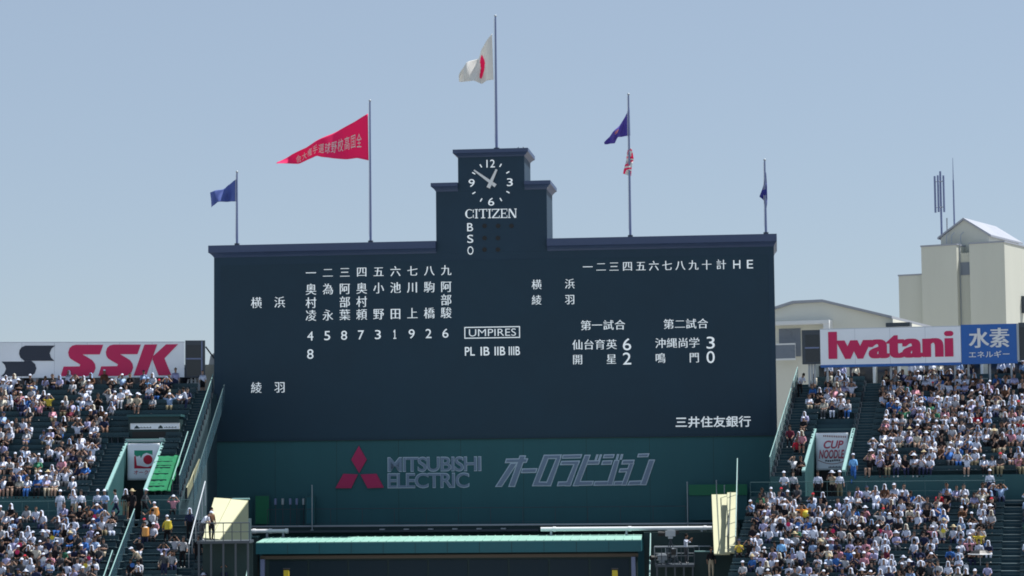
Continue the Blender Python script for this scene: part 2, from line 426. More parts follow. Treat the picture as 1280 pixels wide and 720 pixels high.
def serif_cap(ch, x0, x1, yb, yt):
    """strokes in a unit box: each a quad"""
    Q = []
    V = lambda x, w=.17, a=0., c=1.: Q.append([(x, a), (x + w, a), (x + w, c), (x, c)])
    Hh = lambda a, c, y, h=.07: Q.append([(a, y), (c, y), (c, y + h), (a, y + h)])
    if ch == 'I': V(.36, .28); Hh(.1, .9, 0); Hh(.1, .9, .93)
    if ch == 'T': V(.42, .16); Hh(.24, .76, 0); Hh(0, 1, .93); V(0, .07, .72, .93); V(.93, .07, .72, .93)
    if ch == 'Z': Hh(0, 1, 0, .08); Hh(0, 1, .92, .08); Q.append([(.0, .08), (.2, .08), (1, .92), (.8, .92)]); V(.93, .07, .08, .27); V(0, .07, .73, .92)
    if ch == 'E': V(.14, .17); Hh(0, 1, 0); Hh(0, 1, .93); Hh(.31, .72, .47); V(.93, .07, .07, .28); V(.93, .07, .72, .93); V(.68, .07, .38, .62)
    if ch == 'N': V(.1, .08, .07, 1); V(.84, .08, 0, .93); Q.append([(.1, 1), (.3, 1), (.92, 0), (.72, 0)]); Hh(0, .3, 0); Hh(.72, 1, .93)
    if ch == 'C':
        n = 18
        for i in range(n):
            a0 = R(48 + (312 - 48) * i / n); a1 = R(48 + (312 - 48) * (i + 1) / n)
            th = lambda a: .06 + .15 * max(0, -math.cos(a)) ** 1.2
            Q.append([(.5 + .5 * math.cos(a0), .5 + .5 * math.sin(a0)), (.5 + .5 * math.cos(a1), .5 + .5 * math.sin(a1)), (.5 + (.5 - th(a1)) * math.cos(a1), .5 + (.5 - .07) * math.sin(a1)), (.5 + (.5 - th(a0)) * math.cos(a0), .5 + (.5 - .07) * math.sin(a0))])
        V(.9, .08, .62, .95); V(.9, .08, .05, .38)
    for j, q in enumerate(Q): mb.flat([(x0 + p[0] * (x1 - x0), yb + p[1] * (yt - yb)) for p in q], CT + .006 + .0012 * (j % 12))
kx = FB.scale(614, 267)
for ch, a, c in zip('CITIZEN', (581.6, 593, 598.8, 609.4, 615, 625.4, 635), (592.4, 598.2, 609, 614.6, 624.6, 634.2, 646)):
    sa, z = FB.at(a, 267 - (a - 614) * .012); sb, _ = FB.at(c, 267)
    serif_cap(ch, sa, sb, z - 5.7 * kx, z + 5.7 * kx)
mb.build('maker_name', clock, normals=False)
lettering('count_letter', [('B', 587.7, 284, 7.4, 10.2), ('S', 587.9, 298.6, 7.6, 10.2), ('O', 588.1, 313.2, 7.4, 10.4)], parent=tower, serif=False, t=.03)
for py, xs in ((282.4, (605.8, 622.7, 639.4)), (297.6, (605.8, 622.5)), (312, (605.8, 622.5))):
    for x in xs:
        s, z = FB.at(x, py); m_ = MB().use(M['black']); m_.disc(s, z, .15, .03, 16, t0=.013); m_.disc(s, z, .10, .034, 12)
        m_.build('count_lamp', tower)

# emblem and names on the lower wall
def zz(pts, ox, oy, sc, fr, t): return [fr.at(ox + x / sc, oy + y / sc, t) for x, y in pts]
LT = -0.03
m_ = MB().use(M['logored'])
for p in ([(298, 45), (357, 150), (300, 250), (240, 150)], [(180, 257), (290, 262), (240, 367), (120, 367)], [(310, 262), (432, 257), (487, 363), (365, 367)]):
    m_.prism(zz(p, 400, 550, 6.095, FB, LT), LT, LT + .12)
m_.build('emblem', board)
for tx, x0, x1, yc, h in (('MITSUBISHI', 485, 601, 580.2, 17.6), ('ELECTRIC', 485, 586, 600.6, 18)):
    m_ = MB(); (s0, z), (s1, _), k = FB.at(x0, yc), FB.at(x1, yc), FB.scale(x0, yc); zc = FB.at((x0 + x1) / 2, yc)[1]
    m_.use(M['logoedge']); words_at(m_, tx, s0 - .03, s1 + .03, zc - h * k / 2 - .03, zc + h * k / 2 + .03, LT + .02, .026, space=.9)
    m_.use(M['logofill']); words_at(m_, tx, s0 + .015, s1 - .015, zc - h * k / 2 + .015, zc + h * k / 2 - .015, LT + .04, .012, space=.9)
    m_.build('company_name', board, normals=False)
KATA = [[(133, 108), (290, 106), (280, 135), (125, 137)], [(232, 85), (275, 85), (195, 310), (150, 310)], [(165, 140), (215, 138), (100, 310), (55, 310)],
        [(250, 180), (358, 178), (348, 208), (242, 210)],
        [(408, 80), (450, 80), (362, 305), (322, 305)], [(440, 80), (535, 78), (525, 106), (430, 108)], [(500, 95), (532, 95), (457, 305), (415, 305)], [(350, 275), (425, 275), (455, 305), (340, 305)],
        [(545, 80), (683, 76), (675, 102), (540, 105)], [(535, 125), (668, 122), (658, 150), (525, 152)], [(628, 140), (660, 138), (600, 305), (560, 305)], [(512, 275), (590, 273), (580, 303), (503, 305)],
        [(705, 80), (745, 80), (660, 305), (618, 305)], [(650, 272), (768, 270), (758, 300), (640, 303)], [(725, 122), (815, 120), (805, 148), (715, 150)], [(790, 78), (802, 78), (790, 115), (778, 115)], [(815, 78), (828, 78), (815, 115), (803, 115)],
        [(845, 78), (920, 76), (912, 100), (838, 102)], [(835, 122), (905, 120), (897, 148), (825, 150)], [(920, 118), (955, 118), (905, 300), (862, 300)], [(778, 272), (880, 270), (870, 300), (768, 302)], [(940, 76), (953, 76), (943, 112), (931, 112)], [(968, 76), (982, 76), (972, 112), (959, 112)],
        [(980, 118), (1065, 116), (1057, 145), (972, 147)], [(1030, 140), (1062, 138), (1005, 300), (970, 300)], [(960, 180), (1030, 178), (1022, 203), (952, 205)], [(922, 272), (985, 270), (975, 298), (912, 300)],
        [(1095, 72), (1172, 70), (1163, 93), (1087, 95)], [(1172, 115), (1213, 115), (1150, 298), (1108, 298)], [(1030, 270), (1118, 266), (1110, 296), (1015, 300)]]
m_ = MB()
for j, p in enumerate(KATA):
    q = zz(p, 610, 555, 5.818, FB, LT)
    m_.use(M['logoedge']).flat(grow(q, .02), LT + .02 + .0008 * j); m_.use(M['logofill']).flat(grow(q, -.045), LT + .06 + .0008 * j)
m_.build('display_name', board, normals=False)

# foot of the wall: railing, ledge, pipes, green boards
def line_rail(fr, name, label, p0, p1, t, z0, h, n, m='dsteel', r=.02, parent=None, cat='railing', mids=(.5,)):
    """guard rail between s = p0 and p1"""
    th = thing(name, label, cat, fr, ((p0 + p1) / 2, t, z0))
    a = MB().use(M[m]); a.tube((p0, t, z0 + h), (p1, t, z0 + h), r * 1.3)
    for q in mids: a.tube((p0, t, z0 + h * q), (p1, t, z0 + h * q), r * .7)
    a.build('handrail', th)
    for k in range(n):
        s = p0 + (p1 - p0) * k / (n - 1); MB().use(M[m]).tube((s, t, z0), (s, t, z0 + h), r).build('post', th)
    return th
z655 = bz(655, t=1.0)
led = MB().use(M['dgreen']).box(bs(255, 640), bs(925, 640), -0.03, 1.1, z655 - .5, z655 - .1)
led.use(M['steel']).box(bs(305, 640), bs(915, 640), .98, 1.12, z655 - .1, z655)
tag(led.build('ledge', fr=FB, base=(0, .5, z655)), 'long dark ledge with grey edge along the foot of the green wall', 'ledge')
line_rail(FB, 'railing', 'thin dark railing along the ledge under the green wall lettering', bs(338, 640), bs(858, 640), .9, z655, bz(634.5, t=.9) - z655, 14, m='dsteel', r=.016, mids=(.12,))
PTT = 6.2; zp = bz(662, t=PTT)
for a, c, l in ((311, 357, 'short white sunlit pipe at the left end of the dark ledge'), (676, 890, 'long white sunlit pipe at the right end of the dark ledge')):
    p = thing('pipe', l, 'pipe', FB, (bs(a, 660, PTT), PTT, zp - .3))
    MB().use(M['white']).tube((bs(a, 660, PTT), PTT, zp), (bs(c, 660, PTT), PTT, zp), .13, 12).build('pipe_run', p, smooth=False)
    for q in (.06, .5, .94):
        s = bs(a + (c - a) * q, 660, PTT); MB().use(M['steel']).box(s - .06, s + .06, PTT - .08, PTT + .08, zp - .4, zp - .1).build('bracket', p)
        MB().use(M['white']).tube((s + .12, PTT, zp), (s + .3, PTT, zp), .16, 12).build('coupling', p)
zp = bz(662, t=1.6)
dk = MB().use(M['dsteel']).box(bs(357, 660), bs(676, 660), 1.5, 1.7, zp - .1, zp + .02)  # plain dark rail filling the dark run between the two pipes
dk.use(M['steel'])
for q in range(6): dk.box(bs(480 + q * 30, 660), bs(486 + q * 30, 660), 1.45, 1.75, zp + .022, zp + .1)
tag(dk.build('dark_rail', fr=FB, base=(bs(500, 660), 1.6, zp)), 'dark rail with small grey clips between the two white pipes', 'cable tray')
def panel(name, label, cat, fr, x0, x1, y0, y1, t, m, thick=.06, frame=None):
    s0, _ = fr.at(x0, (y0 + y1) / 2, t); s1, _ = fr.at(x1, (y0 + y1) / 2, t); z0 = fr.at((x0 + x1) / 2, y1, t)[1]; z1 = fr.at((x0 + x1) / 2, y0, t)[1]
    th = thing(name, label, cat, fr, ((s0 + s1) / 2, t, z0))
    MB().use(M[m]).box(s0, s1, t, t + thick, z0, z1).build('board', th, bevel=.01)
    if frame:
        f = MB().use(M[frame]); w = .05
        f.box(s0 - w, s0 - .002, t - .02, t + thick + .02, z0, z1 + w); f.box(s1 + .002, s1 + w, t - .02, t + thick + .02, z0, z1 + w); f.box(s0, s1, t - .02, t + thick + .02, z1 + .002, z1 + w)
        f.build('frame', th)
    return th, s0, s1, z0, z1
panel('green_hoarding', 'upright bright green hoarding standing on the ledge under the dark wall', 'hoarding', FB, 319.5, 336.5, 620, 655, .4, 'gpanel', frame='wall')
panel('equipment_cabinet', 'narrow teal cabinet beside a thin mast under the red emblem', 'cabinet', FB, 384.5, 394, 621, 655, .5, 'teal', .4, frame='wall')
for i, x in enumerate((344.5, 353.5, 363, 371, 379.5)):
    s, z = FB.at(x, 627, .6)
    o = thing('floodlight', ('small grey floodlight head, first in the row from the bright green panel', 'small pale floodlight head, second in the row from the bright green panel', 'small dim floodlight head in the middle of the row of five', 'small dim floodlight head, second in the row from the teal cabinet', 'brightest small floodlight head, next to the teal cabinet')[i], 'floodlight', FB, (s, .6, z655), 'floodlights in a row on the ledge')
    MB().use(M['steel'] if i in (1, 4) else M['pole']).box(s - .07, s + .07, .5, .72, z - .2, z + .2).build('lamp_head', o, bevel=.02)
    MB().use(M['dsteel']).tube((s, .6, z655), (s, .6, z - .2), .025).build('stem', o)
for x, yt, yb, l in ((390, 607, 661, 'thin pale mast in front of the narrow teal cabinet'), (859, 603, 655, 'thin grey post at the left edge of the green net screen'), (895.5, 601, 652, 'short thin post at the top of the green net screen'), (905.5, 607, 652, 'thin post between the green net screen and the cream slab')):
    s, z = FB.at(x, yt, 1.3); m_ = MB().use(M['steel']).tube((s, 1.3, z655 - .3), (s, 1.3, z), .035); m_.ball((s, 1.3, z), .05)
    m_.use(M['steel']).box(s - .09, s + .09, 1.2, 1.4, z655 - .32, z655 - .28)
    tag(m_.build('mast', fr=FB, base=(s, 1.3, z655 - .3)), l, 'post')
panel('net_screen', 'hanging green net screen left of the cream slab', 'net screen', FB, 861, 934, 606, 650, .5, 'eye', .04)
panel('net_screen', 'bright green strip of netting along the top of the screen left of the cream slab', 'net screen', FB, 861, 934, 605.5, 619, .58, 'gpanel', .02)

# ------------------------------------------------------------------ low building with the teal canopy
FC = frame_at(560, 141, 4.5)
c0, zf1 = FC.at(320, 678.3); c1, _ = FC.at(801.5, 674); _, zf0 = FC.at(560, 691); zf1 = FC.at(560, 676.4)[1]
hut = thing('canopy_building', 'low dark building with a long teal canopy roof below the scoreboard wall', 'building', FC, ((c0 + c1) / 2, -1, 0))
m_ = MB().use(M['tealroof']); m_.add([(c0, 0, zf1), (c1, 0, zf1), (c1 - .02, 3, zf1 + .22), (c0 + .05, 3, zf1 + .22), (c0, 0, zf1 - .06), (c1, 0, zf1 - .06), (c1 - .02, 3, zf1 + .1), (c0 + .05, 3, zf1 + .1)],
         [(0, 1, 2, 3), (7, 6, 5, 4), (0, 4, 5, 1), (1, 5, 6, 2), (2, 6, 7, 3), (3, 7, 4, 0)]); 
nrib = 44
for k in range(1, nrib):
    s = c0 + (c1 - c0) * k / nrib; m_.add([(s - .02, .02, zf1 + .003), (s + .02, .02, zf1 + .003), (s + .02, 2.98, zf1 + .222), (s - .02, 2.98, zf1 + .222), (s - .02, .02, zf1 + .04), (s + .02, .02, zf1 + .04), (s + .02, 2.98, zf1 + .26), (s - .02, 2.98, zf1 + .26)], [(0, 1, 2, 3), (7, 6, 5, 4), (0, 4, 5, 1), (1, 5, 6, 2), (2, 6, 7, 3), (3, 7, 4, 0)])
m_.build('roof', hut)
m_ = MB().use(M['dgreen'])
for k in range(1, 12): s = c0 + (c1 - c0) * k / 12; m_.box(s - .015, s + .015, .05, .055, zf0 + .01, zf1 - .07)
m_.build('fascia_joint', hut)
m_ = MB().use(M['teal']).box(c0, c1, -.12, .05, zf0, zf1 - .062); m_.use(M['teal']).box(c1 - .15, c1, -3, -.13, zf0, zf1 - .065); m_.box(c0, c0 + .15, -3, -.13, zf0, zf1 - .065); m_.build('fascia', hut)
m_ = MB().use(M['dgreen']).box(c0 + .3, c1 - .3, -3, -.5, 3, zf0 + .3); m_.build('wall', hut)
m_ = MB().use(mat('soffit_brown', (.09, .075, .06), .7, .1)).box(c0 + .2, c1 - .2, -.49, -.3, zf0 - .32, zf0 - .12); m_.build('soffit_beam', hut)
for k in range(9):
    s = c0 + .7 + (c1 - c0 - 1.4) * k / 9
    MB().use(M['hutglass']).box(s + .06, s + (c1 - c0 - 1.4) / 9 - .06, -.49, -.44, 3.6, zf0 - .45).build('window', hut)
for s in (c0 + .35, c1 - .5): MB().use(M['pole']).box(s - .12, s + .12, -.48, -.2, 3, zf0 - .33).build('post', hut)
for x in (358, 768.5):
    s, z = FC.at(x, 712.5, 1.2); m_ = MB().use(M['yellow']).box(s - .16, s + .16, 1.1, 1.3, z - .55, z); m_.use(M['black']).box(s - .2, s + .2, 1.06, 1.34, z + .003, z + .09); m_.box(s - .04, s + .04, 1.16, 1.24, z - 2.2, z - .553)
    tag(m_.build('marker_post', fr=FC, base=(s, 1.2, z - 2.2), bevel=.01), 'yellow marker post below the canopy, %s end of the dark wall' % ('left' if x < 500 else 'right'), 'post')

# ================================================================== BLEACHERS
RUN, RISE = .8, .36
class Stand:
    def __init__(self, fr, n_up, zwalk, ztop=17.0):
        self.fr, self.n, self.ztop, self.zw = fr, n_up, ztop, zwalk
        self.tw = n_up * RUN; self.tl = self.tw + 1.8
    def z(self, t):
        if t < self.tw: return self.ztop - RISE * max(0, int(t / RUN))
        if t < self.tl: return self.zw
        return self.zw - RISE * (int((t - self.tl) / RUN) + 1)
    def rows(self):
        return [(i * RUN, self.ztop - RISE * i, True, i) for i in range(self.n)] + [(self.tl + j * RUN, self.zw - RISE * (j + 1), False, j) for j in range(13)]
LS, RS = Stand(FL, 19, 9.24), Stand(FR, 17, 9.9)
def steps(t0, z0, n, run=RUN, rise=RISE):
    p = []
    for i in range(n): p += [(t0 + i * run, z0 - rise * i), (t0 + (i + 1) * run - .002, z0 - rise * i)]
    return p
def terrace(st, a, c, upper, cut=None):
    """terraced slab between s = a and c"""
    m_ = MB().use(M['conc'])
    if upper:
        n = st.n if cut is None else cut
        p = steps(0, st.ztop, n); p = [(-2.2, st.ztop)] + p + [(n * RUN, 0.2), (-2.2, 0.2)]
    else:
        p = [(st.tw + .003, st.zw), (st.tl, st.zw)] + steps(st.tl, st.zw - RISE, 14) + [(st.tl + 14 * RUN, .2), (st.tw + .003, .2)]
    return m_.side(p, a, c)
def stairs(st, a, c, upper, frm=0):
    m_ = MB()
    for t, z, u, i in st.rows():
        if u != upper or (u and i < frm): continue
        m_.use(M['conc']).box(a, c, t - .4, t + .0, z + .003, z + .18)
        m_.use(M['step'])
        m_.box(a, c, t - .07, t + .003, z + .18, z + .20); m_.box(a, c, t + RUN - .07, t + RUN + .004, z - .02 + .003, z + .004)
    return m_
def seats(st, segs, upper, skip=()):
    m_ = MB()
    for t, z, u, i in st.rows():
        if u != upper or i in skip: continue
        for a, c in segs:
            m_.use(M['seat']).box(a, c, t + .14, t + .50, z + .36, z + .42)
            m_.box(a, c, t + .06, t + .10, z + .44, z + .66)
            n = max(2, int((c - a) / 2.5))
            for k in range(n + 1):
                s = a + .1 + (c - a - .25) * k / n; m_.use(M['dsteel']).box(s, s + .05, t + .1, t + .4, z, z + .357)
    return m_
bleachers = {}
def build_stand(key, st, label, up_edges, low_edges, vom, vomcut, ais_up, ais_low):
    fr = st.fr
    th = thing('bleacher_stand', label, 'bleachers', fr, ((up_edges[0] + up_edges[1]) / 2, st.tw, 0)); bleachers[key] = th
    a, c = up_edges
    m_ = terrace(st, a, vom[0], True); m_2 = terrace(st, vom[1], c, True); m_3 = terrace(st, vom[0] + .001, vom[1] - .001, True, vomcut)
    for q in (m_2, m_3): m_.add(q.v, q.f)
    m_.build('terrace', th)
    terrace(st, *low_edges, False).build('terrace', th)
    def cuts(a, c, ais):
        out = []; x = a
        for p, q in sorted(ais): out.append((x, p)); x = q
        return out + [(x, c)]
    su = cuts(a, c, ais_up + [vom]); o = seats(st, su, True).build('seat_rows', th); o['kind'] = 'stuff'
    mm = seats(st, cuts(vom[0], vom[1], []), True, skip=range(vomcut - 3, st.n)); mm.build('seat_rows', th)['kind'] = 'stuff'
    o = seats(st, cuts(*low_edges, ais_low), False).build('seat_rows', th); o['kind'] = 'stuff'
    for p, q in ais_up:
        f0 = 10 if q < vom[0] and vom[0] < -10 else 0
        stairs(st, p, q, True, f0).build('stairs', th)
        if f0: seats(st, [(p, q)], True, skip=range(f0, st.n)).build('seat_rows', th)['kind'] = 'stuff'
    for p, q in ais_low: stairs(st, p, q, False).build('stairs', th)
    m_ = MB().use(M['wall'])                               # wall under the upper tier
    for p, q in ((a, vom[0]), (vom[1], c)): m_.box(p, q, st.tw, st.tw + .06, st.zw + .01, st.z(st.tw - .1) + .12)
    m_.build('tier_wall', th)
    m_ = MB().use(M['step']); m_.box(low_edges[0], low_edges[1], st.tl - .1, st.tl + .01, st.zw - .05, st.zw + .012); m_.build('walkway_edge', th)
    return th
sx = lambda fr, px, py, t: fr.at(px, py, t)[0]
VL = (sx(FL, 159, 560, 8), sx(FL, 205, 560, 8)); VR = (sx(FR, 1016.5, 560, 8.5), sx(FR, 1065, 560, 8.5))
LU = (-37.0, -19.4); LL = (-37.0, -15.2)
RU = (0.0, 20.0); RL = (sx(FR, 921, 680, 21), 21.0)
AL_UP = [(VL[0] - 1.15, VL[0] - .12), (LU[1] - .95, LU[1] - .05)]
AL_LOW = [(sx(FL, 146, 680, 20), sx(FL, 165, 680, 20)), (sx(FL, 232, 690, 20), sx(FL, 250, 690, 20))]
AR_UP = [(.05, .95), (sx(FR, 1071, 540, 6), sx(FR, 1093, 540, 6))]
AR_LOW = [(sx(FR, 1254, 690, 20), sx(FR, 1277, 690, 20))]
build_stand('L', LS, 'dark green terraced bleachers left of the scoreboard, partly filled with spectators', LU, LL, VL, 11, AL_UP, AL_LOW)
build_stand('R', RS, 'dark green terraced bleachers right of the scoreboard, crowded with spectators', RU, RL, VR, 10, AR_UP, AR_LOW)

def slope_rail(fr, name, label, cat, s, pts, h, m_rail, m_fill=None, posts=6, r=.03, m_post='dsteel', group=None, fill_h=(0.05, .9)):
    """a rail along the slope: pts (t, z of the ground line)"""
    th = thing(name, label, cat, fr, (s, pts[0][0], pts[0][1]), group)
    a = MB().use(M[m_rail])
    for (t0, z0), (t1, z1) in zip(pts, pts[1:]): a.tube((s, t0, z0 + h), (s, t1, z1 + h), r)
    a.build('handrail', th)
    if m_fill:
        f = MB().use(M[m_fill])
        for (t0, z0), (t1, z1) in zip(pts, pts[1:]): f.side([(t0, z0 + fill_h[0] * h), (t1, z1 + fill_h[0] * h), (t1, z1 + fill_h[1] * h), (t0, z0 + fill_h[1] * h)], s - .012, s + .012)
        f.build('infill_panel', th)
    (t0, z0), (t1, z1) = pts[0], pts[-1]
    for k in range(posts):
        q = k / (posts - 1); t, z = t0 + (t1 - t0) * q, z0 + (z1 - z0) * q
        MB().use(M[m_post]).tube((s, t, z), (s, t, z + h), r * .9).build('post', th)
    return th
lw = LS.tw
slope_rail(FL, 'stair_fence', 'sloping blue green mesh fence along the edge of the left bleachers beside the scoreboard', 'fence', LU[1] + .02, [(0, 17), (lw, LS.z(lw - .1))], 1.25, 'railg', 'meshfence', 12, r=.024)
M['meshrail'] = mat('meshrail_paint', (.05, .11, .12), .5, .1)
slope_rail(FL, 'stair_fence', 'sloping pale stair rail behind the dark screen, left edge of the scoreboard', 'fence', LU[1] + .85, [(1, 16.2), (lw, LS.z(lw - .1) - .5)], 1.3, 'meshrail', 'meshfence', 9, r=.02)
slope_rail(FR, 'stair_fence', 'sloping pale green mesh fence between the scoreboard and the right bleachers', 'fence', RU[0] - .02, [(-.6, 17.1), (RS.tw, RS.z(RS.tw - .1))], 1.25, 'railg', 'screenfence', 12, r=.024)
slope_rail(FL, 'handrail', 'short pale stair handrail beside the green netting on the left bleachers', 'handrail', LU[1] - .42, [(8.5, LS.z(8.5)), (lw - .3, LS.z(lw - .3))], 1.0, 'railg', None, 5)
for s, l, a, c in ((sx(FL, 168, 650, 17), 'pale green sloping handrail beside the lower stairs of the left bleachers', LS.tl, LS.tl + 9.5), (sx(FL, 146, 690, 21), 'short pale handrail at the foot of the lower stairs, left bleachers', LS.tl + 5.4, LS.tl + 10)):
    slope_rail(FL, 'handrail', l, 'handrail', s, [(a, LS.z(a + .1)), (c, LS.z(c))], 1.0, 'railg', 'meshfence' if a < LS.tl + 1 else None, 6)
slope_rail(FL, 'handrail', 'long bright handrail slanting down left of the cream stair cover', 'handrail', LS.fr.at(252, 640, LS.tl)[0], [(LS.tl - 1.5, 10.0), (LS.tl + 5.2, 6.6)], 1.4, 'steel', None, 6, r=.035, m_post='steel')
slope_rail(FL, 'handrail', 'bright handrail slanting across the front of the cream slab', 'handrail', LS.fr.at(268, 660, LS.tl + 3)[0], [(LS.tl + 2.2, 8.5), (LS.tl + 7.5, 5.0)], 1.2, 'railg', None, 5, r=.035, m_post='steel')
slope_rail(FL, 'handrail', 'pale handrail slanting down beside the viewing platform at the bottom', 'handrail', LS.fr.at(307, 690, LS.tl + 8)[0], [(LS.tl + 5.5, 6.6), (LS.tl + 10.5, 3.8)], 1.0, 'railg', None, 5, r=.035, m_post='steel')
slope_rail(FC, 'handrail', 'pale handrail slanting down from the right end of the teal canopy', 'handrail', FC.at(813, 690, 1)[0], [(.0, 7.0), (5.5, 4.0)], 1.0, 'railg', None, 5, r=.035, m_post='steel')
rail_seg = lambda st, a, c, l, n: line_rail(st.fr, 'walkway_railing', l, a, c, st.tl - .04, st.zw + .012, 1.12, n, m='meshrail', r=.014, mids=(.5,))
mat_ = mat('meshrail_paint', (.05, .11, .12), .5, .1); M['meshrail'] = mat_
rail_seg(LS, LL[0], AL_LOW[0][0], 'thin green railing at the front of the walkway, left bleachers left of the stairs', 11)
rail_seg(LS, AL_LOW[0][1] + .05, AL_LOW[1][0], 'thin green railing at the front of the walkway between the two left stairs', 4)
rail_seg(RS, RL[0], AR_LOW[0][0], 'thin green railing at the front of the walkway on the right bleachers', 14)
# walls of the two stair entrances, with banners
def entrance(st, vom, cut, label, h0):
    fr = st.fr; t0, t1 = cut * RUN - .6, st.tw + .05
    th = thing('stair_entrance', label, 'stair entrance', fr, ((vom[0] + vom[1]) / 2, t1, st.zw))
    for s in vom:
        m_ = MB().use(M['wall']).side([(t0, st.ztop - RISE * (cut - 1)), (t0, st.ztop - RISE * (cut - 1) + h0), (t1, st.z(st.tw - .1) + h0), (t1, st.zw + .02), (t0 + 1.2, st.zw + .02)], s - .09, s + .09); m_.build('side_wall', th)
        MB().use(M['railg']).side([(t0 - .02, st.ztop - RISE * (cut - 1) + h0 + .002), (t0 - .02, st.ztop - RISE * (cut - 1) + h0 + .11), (t1 + .06, st.z(st.tw - .1) + h0 + .11), (t1 + .06, st.z(st.tw - .1) + h0 + .002)], s - .095, s + .095).build('coping', th)
    m_ = MB().use(M['dgreen']).box(vom[0] + .1, vom[1] - .1, cut * RUN + .01, cut * RUN + .1, st.zw, st.ztop - RISE * (cut - 1) + .2); m_.build('back_wall', th)
    MB().use(M['black']).box(vom[0] + .4, vom[1] - .4, cut * RUN + .1, cut * RUN + .14, st.zw + .02, st.zw + 1.7).build('doorway', th)
    return th
entrance(LS, VL, 11, 'walled stair entrance with pale green copings below the white fruit logo banner', .35)
entrance(RS, VR, 10, 'walled stair entrance with pale green copings below the red lettered white banner', .35)
m_ = MB().use(M['dgreen']); bl, br = sx(FL, 161, 540, 7), sx(FL, 225, 540, 7); bt, bb = FL.at(190, 521, 7.2)[1], FL.at(190, 566, 7.2)[1]
box = thing('control_booth', 'dark green box booth with white sponsor strips above the left stair entrance', 'booth', FL, ((bl + br) / 2, 7.2, bb))
m_.box(bl, br, 5.6, 7.2, bb - .3, bt); m_.build('booth_wall', box)
MB().use(M['wall']).box(bl - .08, br + .08, 5.5, 7.3, bt + .002, bt + .14).build('top_rail', box)
m_ = MB().use(M['black']); m_.box(bl + .25, br - .25, 7.2, 7.21, FL.at(190, 547, 7.2)[1], FL.at(190, 539.5, 7.2)[1]); m_.build('opening', box)
th, s0, s1, z0, z1 = panel('sponsor_strip', 'upper white sponsor strip with two dark tree marks on the booth', 'sign', FL, 164, 223.5, 530, 536.6, 7.22, 'offwhite', .05, frame='white')
m_ = MB().use(M['dgreen'])
for q in (.12, .62):
    c = s0 + (s1 - s0) * q; zc = z0 + .05; m_.flat([(c - .16, zc), (c + .16, zc), (c + .1, zc + .12), (c, zc + .2), (c - .1, zc + .12)], 7.276)
for q in (.30, .83):
    for k in range(8): c = s0 + (s1 - s0) * (q + (k - 4) * .033); m_.flat([(c, zc + .02), (c + .06, zc + .02), (c + .06, zc + .08 + .03 * (k % 2)), (c, zc + .08 + .03 * (k % 2))], 7.276)
m_.build('strip_marks', th, normals=False)
panel('sponsor_strip', 'lower blank white strip on the booth, right of the banner beam', 'sign', FL, 200, 223.5, 548, 553.3, 7.22, 'offwhite', .05, frame='white')
beam = thing('banner_beam', 'pale steel beam carrying the fruit logo banner', 'beam', FL, ((VL[0] + VL[1]) / 2, 8.35, FL.at(180, 553, 8.3)[1]))
q0, q1 = sx(FL, 157, 550, 8.3), sx(FL, 206, 550, 8.3)
m_ = MB().use(M['railg']).box(q0, q1, 8.26, 8.38, FL.at(180, 553, 8.3)[1], FL.at(180, 548.6, 8.3)[1]); m_.build('beam', beam, bevel=.015)
MB().use(M['steel']).box(q0 + .1, q1 - .1, 8.38, 8.42, FL.at(180, 551, 8.3)[1] - .03, FL.at(180, 551, 8.3)[1] + .03).build('track', beam)
for q in (q0 + .12, q1 - .12): MB().use(M['railg']).box(q - .05, q + .05, 8.27, 8.37, FL.at(180, 562, 8.3)[1] - .6, FL.at(180, 553, 8.3)[1] - .003).build('post', beam)
m_ = MB().use(M['meshrail']).box(VR[0] - .1, VR[1] + .1, 6.7, 6.85, FR.at(1040, 540, 6.8)[1], FR.at(1040, 535.5, 6.8)[1]); m_.use(M['railg']); m_.box(VR[0] - .1, VR[0] + .02, 6.86, 6.92, FR.at(1040, 545, 6.8)[1], FR.at(1040, 537, 6.8)[1]); m_.box(VR[1] - .02, VR[1] + .1, 6.86, 6.92, FR.at(1040, 545, 6.8)[1], FR.at(1040, 537, 6.8)[1])
tag(m_.build('banner_beam', fr=FR, base=((VR[0] + VR[1]) / 2, 6.8, FR.at(1040, 540, 6.8)[1])), 'dark green beam above the red lettered white banner', 'beam')

